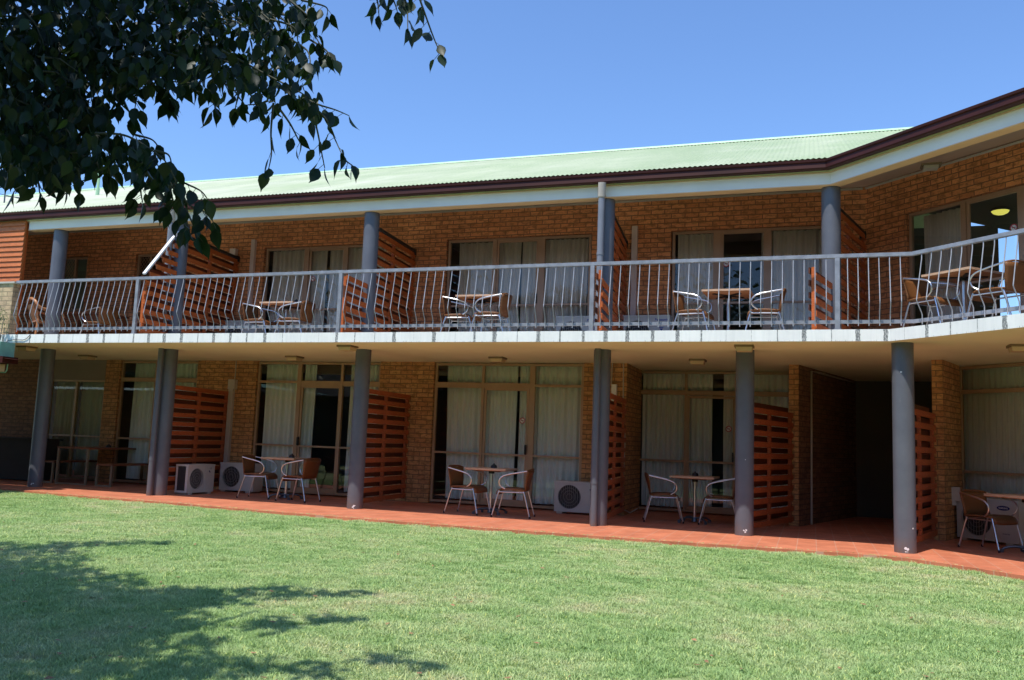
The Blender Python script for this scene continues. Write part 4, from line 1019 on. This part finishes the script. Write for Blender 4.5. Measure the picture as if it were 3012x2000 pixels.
b = MB(); b.tube([(-13.80, 11.36, 2.10), (-13.58, 11.36, 2.10), (-13.55, 11.36, 2.14), (-13.545, 11.36, 2.25)], .011, 6); b.tube([(-13.80, 11.54, 2.10), (-13.58, 11.54, 2.10), (-13.55, 11.54, 2.14), (-13.545, 11.54, 2.25)], .011, 6); b.build('bracket', M['green_metal'], e)
# potted plant on the low roof
e = empty('potted_plant', (-13.86, 11.5, 2.64), 'small green leafy plant on the low roof at the left edge', 'plant')
b = MB(); rnd = random.Random(9)
for _ in range(150):
    x = -13.84 + rnd.gauss(0, .07); y = 11.5 + rnd.gauss(0, .08); z = 3.12 + rnd.gauss(0, .09) - .5*max(0, x+13.8); a = rnd.random()*6.28; l = .045
    c, s = math.cos(a)*l, math.sin(a)*l; b.add([(x, y, z), (x+c*.5-s*.25, y+s*.5+c*.25, z+.01), (x+c, y+s, z-.02+rnd.uniform(-.02, .02)), (x+c*.5+s*.25, y+s*.5-c*.25, z+.01)], [(0,1,2,3)])
b.build('foliage', M['plant_leaf'], e)
b = MB()
for _ in range(9): x = -13.84+rnd.gauss(0, .04); b.tube([(x, 11.5, 2.66), (x+rnd.gauss(0, .03), 11.5, 2.9), (x+rnd.gauss(0, .05), 11.5, 3.1)], .006, 5)
b.build('stem', M['bark'], e); b = MB(); b.tube([(-13.86, 11.5, 2.642), (-13.86, 11.5, 2.78)], [.08, .1], 16); b.build('pot', M['duct'], e)
conduit([(-13.80, 11.655, 2.62), (-13.74, 11.66, 2.695), (-13.60, 11.665, 2.71), (-13.38, 11.665, 2.705), (-13.30, 11.665, 2.73), (-13.22, 11.665, 2.80)], .006, 'cable', 'thin dark cable looping along the white slab edge at the left', 'cable')

# roof furniture
e = empty('vent_pole', (-16.4, 16, 6.45), 'thin green vent pole standing on the green roof', 'pole'); b = MB(); b.tube([(-16.38, 16, 6.7), (-16.38, 16, 7.42)], .035, 10); b.build('pipe', M['ribgreen'], e); b = MB(); b.tube([(-16.38, 16, 6.6), (-16.38, 16, 7.0)], .045, 10); b.build('collar', M['ribgreen'], e)
e = empty('television_antenna', (-18.8, 15.5, 6.6), 'small television antenna on the far left of the roof', 'antenna')
b = MB(); b.tube([(-18.80, 15.5, 6.6), (-18.82, 15.5, 7.6)], .018, 6); b.build('mast', M['darkmetal'], e)
b = MB(); b.tube([(-18.8, 15.5, 6.80), (-18.05, 15.3, 6.66)], .012, 5)
for k in range(8): x = -18.65+k*.09; b.tube([(x, 15.2, 6.77-.02*k), (x+.02, 15.75, 6.80-.02*k)], .006, 4)
b.build('boom', M['darkmetal'], e)

# ------------------------------------------------------------------ the fig tree (overhanging branches)
tree = empty('fig_tree', (-5.8, -1.6, -.35), 'dark leafy fig tree whose drooping branches hang over the upper left', 'tree')
b = MB(); b.tube(smooth_path([(-5.8, -1.6, -.4), (-5.75, -1.5, 1.0), (-5.6, -1.2, 2.4), (-5.3, -.8, 3.6), (-5.0, -.3, 4.6)]), [.34-.009*i for i in range(21)], 14); b.build('trunk', M['bark'], tree)
def limb(ctrl, r0, r1, name='branch'):
    P = smooth_path(ctrl, 5); n = len(P); b = MB(); b.tube(P, [r0 + (r1-r0)*i/(n-1) for i in range(n)], 8); b.build(name, M['bark'], tree)
limb([(-5.4, -.9, 3.3), (-4.6, .2, 4.1), (-3.7, 1.2, 4.3), (-2.9, 2.0, 4.0)], .12, .03)
limb([(-5.2, -.6, 3.9), (-6.2, 1.0, 5.0), (-7.2, 3.0, 5.4)], .12, .03)
limb([(-5.1, -.4, 4.3), (-4.9, 1.5, 5.2), (-4.6, 3.4, 5.0)], .10, .02)
limb([(-5.0, -.3, 4.6), (-3.6, 0.2, 5.4), (-2.6, .8, 5.4)], .10, .02)

def leaf(mb, base, dirv, L_, wd, rnd, curl=.25):
    d = dirv.normalized(); side = d.cross(Vector((rnd.uniform(-1, 1), rnd.uniform(-1, 1), rnd.uniform(-.3, .3)))).normalized(); nn = side.cross(d).normalized()
    prof = [(0.0, .02), (.08, .52), (.27, 1.0), (.50, .92), (.70, .50), (.83, .16), (1.0, .0)]
    vs = []; f = rnd.uniform(.05, .45)
    for s, wv in prof:
        c = base + d*(L_*s) + nn*(-curl*L_*s*s)
        if s == 1.0: c = c + side*(.06*L_*rnd.uniform(-1, 1)); vs.append(c); break
        hw = wd*wv/2; vs += [c - side*hw + nn*(hw*f), c, c + side*hw + nn*(hw*f)]
    fs = []
    for i in range(5):
        a = 3*i; fs += [(a, a+3, a+4, a+1), (a+1, a+4, a+5, a+2)]
    fs += [(15, 18, 16), (16, 18, 17)]
    mb.add(vs, fs, 0, True)
def twig(lm, sm, P, rnd, n_leaf, L0=.076, rad=.004):
    P = smooth_path(P, 6); n = len(P); sm.tube(P, [rad*(1-.75*i/(n-1)) + .0008 for i in range(n)], 5)
    for k in range(n_leaf):
        s = (k+.6+rnd.uniform(-.3, .3))/n_leaf; i = min(n-1, int(s*(n-1))); p = P[i]
        sd_ = 1 if k % 2 else -1; a = rnd.uniform(0, 6.28)
        out = Vector((math.cos(a), math.sin(a), 0)); d = (Vector((0, 0, -1)) + out*rnd.uniform(.15, .75)).normalized()
        q = p + d*rnd.uniform(.012, .03) + out*.01
        sm.tube([p, q], .0012, 3, caps=False); L_ = L0*rnd.uniform(.75, 1.15); leaf(lm, q, d, L_, L_*rnd.uniform(.42, .62), rnd, rnd.uniform(-.1, .35))
    d = (P[-1]-P[-2]).normalized() + Vector((0, 0, -1)); leaf(lm, P[-1], d, L0, L0*.5, rnd)
CP = Vector((.1791, -.30865, 1.20245))
lm_, sm_ = MB(), MB(); rnd = random.Random(21)
#BLOBS
BLOBS = [(-2.629, 2.1, 2.774, 0.362, 1029), (-2.334, 2.269, 2.848, 0.348, 985), (-2.035, 2.402, 2.861, 0.273, 630), (-1.805, 2.453, 2.8, 0.162, 235), (-2.541, 2.049, 2.391, 0.267, 630), (-2.31, 2.152, 2.583, 0.162, 235), (-2.114, 2.201, 2.556, 0.129, 157), (-1.977, 2.32, 2.565, 0.129, 157), (-1.791, 2.339, 2.547, 0.105, 109), (-1.69, 2.411, 2.567, 0.091, 82), (-2.49, 1.956, 2.172, 0.163, 257), (-2.365, 2.022, 2.185, 0.147, 214), (-2.234, 2.087, 2.184, 0.083, 70), (-2.117, 2.13, 2.152, 0.075, 58), (-2.029, 2.143, 2.068, 0.06, 39), (-2.36, 2.1, 2.341, 0.086, 70), (-2.913, 2.068, 2.572, 0.404, 1216), (-1.643, 2.443, 2.46, 0.062, 39), (-1.764, 2.359, 2.425, 0.055, 31)]
TWIGS = [([(-1.853, 2.2, 2.582), (-1.759, 2.307, 2.537), (-1.594, 2.333, 2.448), (-1.615, 2.418, 2.455)], 16), ([(-1.673, 2.505, 2.495), (-1.621, 2.508, 2.471), (-1.573, 2.543, 2.461), (-1.563, 2.631, 2.47)], 5), ([(-1.648, 2.462, 2.471), (-1.588, 2.501, 2.411), (-1.574, 2.549, 2.351), (-1.53, 2.535, 2.28)], 5), ([(-1.542, 2.554, 2.287), (-1.532, 2.58, 2.264), (-1.5, 2.573, 2.242)], 3), ([(-1.575, 2.351, 2.421), (-1.548, 2.376, 2.334), (-1.558, 2.439, 2.257), (-1.549, 2.455, 2.197)], 6), ([(-1.679, 2.291, 2.4), (-1.682, 2.292, 2.296), (-1.696, 2.324, 2.222), (-1.64, 2.236, 2.134)], 4), ([(-1.65, 2.295, 2.372), (-1.637, 2.342, 2.336), (-1.616, 2.36, 2.291), (-1.635, 2.411, 2.287)], 5), ([(-1.781, 2.4, 2.463), (-1.812, 2.385, 2.446), (-1.855, 2.374, 2.442)], 3), ([(-1.945, 2.357, 2.57), (-2.017, 2.34, 2.532), (-1.999, 2.347, 2.463), (-2.023, 2.403, 2.456)], 7), ([(-1.841, 2.3, 2.46), (-1.841, 2.293, 2.426), (-1.856, 2.305, 2.403)], 4), ([(-1.695, 2.365, 2.838), (-1.618, 2.385, 2.769), (-1.632, 2.454, 2.734), (-1.568, 2.456, 2.642)], 10), ([(-1.747, 2.517, 2.924), (-1.669, 2.565, 2.913), (-1.698, 2.64, 2.931)], 5), ([(-1.663, 2.463, 2.726), (-1.605, 2.499, 2.689), (-1.571, 2.483, 2.639)], 4), ([(-1.65, 2.319, 2.657), (-1.603, 2.366, 2.628), (-1.558, 2.328, 2.554)], 6), ([(-1.742, 2.32, 2.745), (-1.659, 2.351, 2.719), (-1.656, 2.384, 2.673)], 7), ([(-2.121, 2.191, 2.48), (-2.092, 2.224, 2.439), (-2.124, 2.284, 2.435)], 5), ([(-2.27, 2.157, 2.489), (-2.285, 2.161, 2.432), (-2.257, 2.184, 2.393), (-2.307, 2.278, 2.403)], 9), ([(-2.178, 2.097, 2.484), (-2.158, 2.129, 2.444), (-2.115, 2.083, 2.341)], 6), ([(-2.139, 2.095, 2.464), (-2.079, 2.184, 2.481), (-1.96, 2.179, 2.459)], 12), ([(-2.237, 1.996, 2.319), (-2.24, 2.033, 2.326), (-2.179, 1.992, 2.291)], 3), ([(-2.136, 1.926, 2.193), (-2.069, 1.994, 2.205), (-2.003, 2.035, 2.172), (-1.911, 2.031, 2.109), (-1.924, 2.112, 2.052)], 18), ([(-2.106, 2.086, 2.241), (-2.048, 2.099, 2.226), (-2.024, 2.108, 2.206)], 4), ([(-1.991, 2.06, 2.166), (-1.952, 2.084, 2.157), (-1.964, 2.12, 2.135)], 4), ([(-1.974, 2.107, 2.096), (-1.949, 2.178, 2.081), (-1.851, 2.145, 2.037), (-1.832, 2.167, 2.007)], 8), ([(-2.008, 2.188, 2.087), (-1.947, 2.206, 2.01), (-1.9, 2.234, 1.987), (-1.9, 2.286, 1.964)], 9), ([(-2.038, 2.203, 2.087), (-2.045, 2.238, 2.032), (-2.029, 2.279, 1.968), (-1.926, 2.196, 1.914)], 8), ([(-2.021, 2.274, 2.018), (-1.982, 2.276, 1.958), (-1.966, 2.289, 1.909)], 4), ([(-2.093, 2.134, 2.113), (-2.1, 2.13, 2.054), (-2.127, 2.174, 2.018)], 7), ([(-2.077, 2.231, 2.068), (-2.088, 2.255, 2.017)], 4), ([(-2.273, 2.006, 2.106), (-2.27, 2.026, 2.056), (-2.316, 2.07, 2.036)], 3), ([(-2.129, 1.998, 2.107), (-2.124, 2.016, 2.064)], 4), ([(-2.431, 1.969, 2.119), (-2.425, 1.988, 2.054), (-2.4, 1.974, 2.013)], 4), ([(-2.337, 1.799, 2.058), (-2.364, 1.818, 2.032)], 3), ([(-2.372, 2.016, 2.109), (-2.343, 2.03, 2.047)], 5), ([(-2.403, 1.888, 2.057), (-2.373, 1.889, 2.021), (-2.465, 1.931, 2.018)], 2), ([(-1.511, 2.68, 3.026), (-1.502, 2.702, 2.969), (-1.485, 2.683, 2.924)], 4), ([(-1.436, 2.637, 3.009), (-1.407, 2.656, 2.949), (-1.4, 2.681, 2.912)], 5), ([(-1.372, 2.647, 3.005), (-1.362, 2.689, 2.927), (-1.328, 2.64, 2.809)], 5), ([(-1.26, 2.545, 2.935), (-1.227, 2.572, 2.834), (-1.216, 2.649, 2.76), (-1.183, 2.648, 2.692)], 6), ([(-1.498, 2.673, 3.012), (-1.417, 2.705, 2.993), (-1.313, 2.744, 2.982)], 9), ([(-2.43, 1.989, 2.428), (-2.377, 2.071, 2.42), (-2.377, 2.155, 2.332)], 10), ([(-2.255, 2.06, 2.388), (-2.254, 2.086, 2.355)], 4)]
#ENDBLOBS
for (cx, cy, cz, r, nl) in BLOBS:
    c = Vector((cx, cy, cz)); away = (c - CP).normalized()
    for _ in range(int(nl*(1.0 if cx < -2.0 else .72))):
        while True:
            q = Vector((rnd.uniform(-1, 1), rnd.uniform(-1, 1), rnd.uniform(-1, 1)))
            if q.length < 1: break
        p = c + q*r + away*rnd.uniform(-.35, .55)
        a = rnd.uniform(0, 6.28); d = Vector((math.cos(a)*.5, math.sin(a)*.5, -1)); L_ = rnd.uniform(.043, .070)
        leaf(lm_, p + Vector((0, 0, L_*.4)), d, L_, L_*rnd.uniform(.42, .62), rnd)
    for _ in range(nl//30 if r > .12 else 0):
        q = Vector((rnd.uniform(-1, 1), rnd.uniform(-1, 1), rnd.uniform(-.5, 1)))*r*.5; a = Vector((rnd.uniform(.3, 1), rnd.uniform(-.3, .6), rnd.uniform(-.6, .1))).normalized()
        P = [c+q, c+q+a*.08, c+q+a*.15+Vector((0, 0, -.04))]; sm_.tube(P, [.004, .003, .0015], 5)
for (pts_, nl) in TWIGS: twig(lm_, sm_, pts_, rnd, nl)
lm_.build('overhanging_foliage', M['leaf'], tree); sm_.build('twigs', M['stem'], tree)
# main crown above and to the left of the viewpoint
cr = MB(); rnd = random.Random(31)
CROWN = [(-6.4, -1.6, 5.8, 3.0, 3400), (-3.6, -.2, 5.6, 1.5, 2000), (-7.9, 2.2, 5.6, 1.6, 2400), (-6.3, 1.6, 5.5, 1.5, 2200), (-2.6, .5, 5.4, .8, 600), (-6.7, 3.1, 5.4, .85, 900), (-5.9, 2.1, 5.4, 1.15, 1500), (-4.9, 1.6, 5.4, .95, 1000), (-8.2, 3.9, 5.4, .95, 1000), (-7.4, 3.0, 5.4, .9, 900), (-5.6, 3.1, 5.4, .6, 420)]
for (ax, ay, bx, by, r0, n_) in ((-9.6, 4.3, -7.7, 5.75, .62, 9), (-8.2, 3.4, -6.6, 4.1, .5, 7), (-6.6, 2.7, -4.35, 4.2, .58, 12), (-6.2, 2.0, -3.75, 3.25, .5, 11), (-5.2, .9, -3.0, 2.6, .48, 10), (-5.6, 3.0, -4.9, 3.9, .3, 4), (-4.6, .2, -2.5, 1.7, .4, 8)):
    for i in range(n_):
        f = i/(n_-1); rr0 = r0*(1-.78*f)*rnd.uniform(.75, 1.2)
        CROWN.append((ax+(bx-ax)*f+rnd.gauss(0, .09), ay+(by-ay)*f+rnd.gauss(0, .09), 5.35+rnd.gauss(0, .12), rr0, int(460*rr0*rr0)+16))
for (cx, cy, cz, r, n_) in CROWN:
    for _ in range(n_):
        while True:
            q = Vector((rnd.uniform(-1, 1), rnd.uniform(-1, 1), rnd.uniform(-1, 1)))
            if q.length < 1: break
        q.z *= .55; p = Vector((cx, cy, cz)) + q*r; a = rnd.uniform(0, 6.28); d = Vector((math.cos(a), math.sin(a), rnd.uniform(-1.2, 0))).normalized(); s = d.cross(Vector((rnd.uniform(-.5, .5), rnd.uniform(-.5, .5), 1))).normalized()
        L_ = rnd.uniform(.11, .17); wv = L_*.30
        cr.add([p, p+d*L_*.35+s*wv, p+d*L_, p+d*L_*.35-s*wv], [(0,1,2,3)])
cr.build('crown', M['leaf'], tree)

e = empty('opposite_wing', (-4, -14, -.5), 'dark roofed brick wing on the far side of the lawn, behind the viewpoint', 'building')
b = MB(); b.box(-34, 22, -16, -12.5, -.5, 3.4); b.build('wall', M['dark'], e)
b = MB(); b.add([(-35, -11.9, 3.3), (23, -11.9, 3.3), (23, -17, 6.6), (-35, -17, 6.6), (23, -22, 3.3), (-35, -22, 3.3)], [(0,1,2,3), (3,2,4,5)])
b.add([(-15, -10.2, 3.2), (-9.6, -10.2, 3.2), (-12.3, -10.2, 6.2), (-12.3, -16, 6.2), (-15, -16, 3.2), (-9.6, -16, 3.2)], [(0,1,2), (0,2,3,4), (1,5,3,2)]); b.build('roof', M['dark'], e)
# trees and a roofed house across the lawn (behind the viewpoint, seen only as reflections in the glass)
rnd = random.Random(41)
for i, (x, y, h, r) in enumerate(((-17, -9.5, 8.5, 3.8), (-9.5, -10, 6.6, 3.1), (-4, -9, 8.6, 3.3), (4.5, -9, 7.4, 3.3), (11, -9, 9.0, 3.9), (17, -3, 8.5, 3.4), (-23, -2, 9.0, 3.8))):
    tr = empty('garden_tree', (x, y, -.5), ['bushy tree behind the viewpoint, in front of the west end of the opposite wing', 'low round tree behind the viewpoint beside the tall one', 'tall tree behind the viewpoint on the far side of the lawn', 'round tree behind the viewpoint opposite the passage', 'broad tree behind the viewpoint to the east', 'tree behind the viewpoint near the right wing', 'tree behind the viewpoint at the far west'][i], 'tree', 'trees across the lawn')
    b = MB(); b.tube([(x, y, -.5), (x+.1, y, h*.3), (x, y+.1, h*.6)], [.22, .17, .1], 10); b.build('trunk', M['bark'], tr)
    b = MB()
    for _ in range(4800):
        q = Vector((rnd.gauss(0, .42), rnd.gauss(0, .42), rnd.gauss(0, .42))); p = Vector((x, y, h*.62)) + Vector((q.x*r, q.y*r, q.z*h*.42)); a = rnd.uniform(0, 6.28)
        d = Vector((math.cos(a), math.sin(a), rnd.uniform(-.8, .3))); s = d.cross(Vector((0, .3, 1))).normalized(); L_ = rnd.uniform(.3, .6)
        if p.z < .4: continue
        b.add([p, p+d*L_*.4+s*L_*.3, p+d*L_, p+d*L_*.4-s*L_*.3], [(0,1,2,3)])
    b.build('crown', M['leaf_far'], tr)
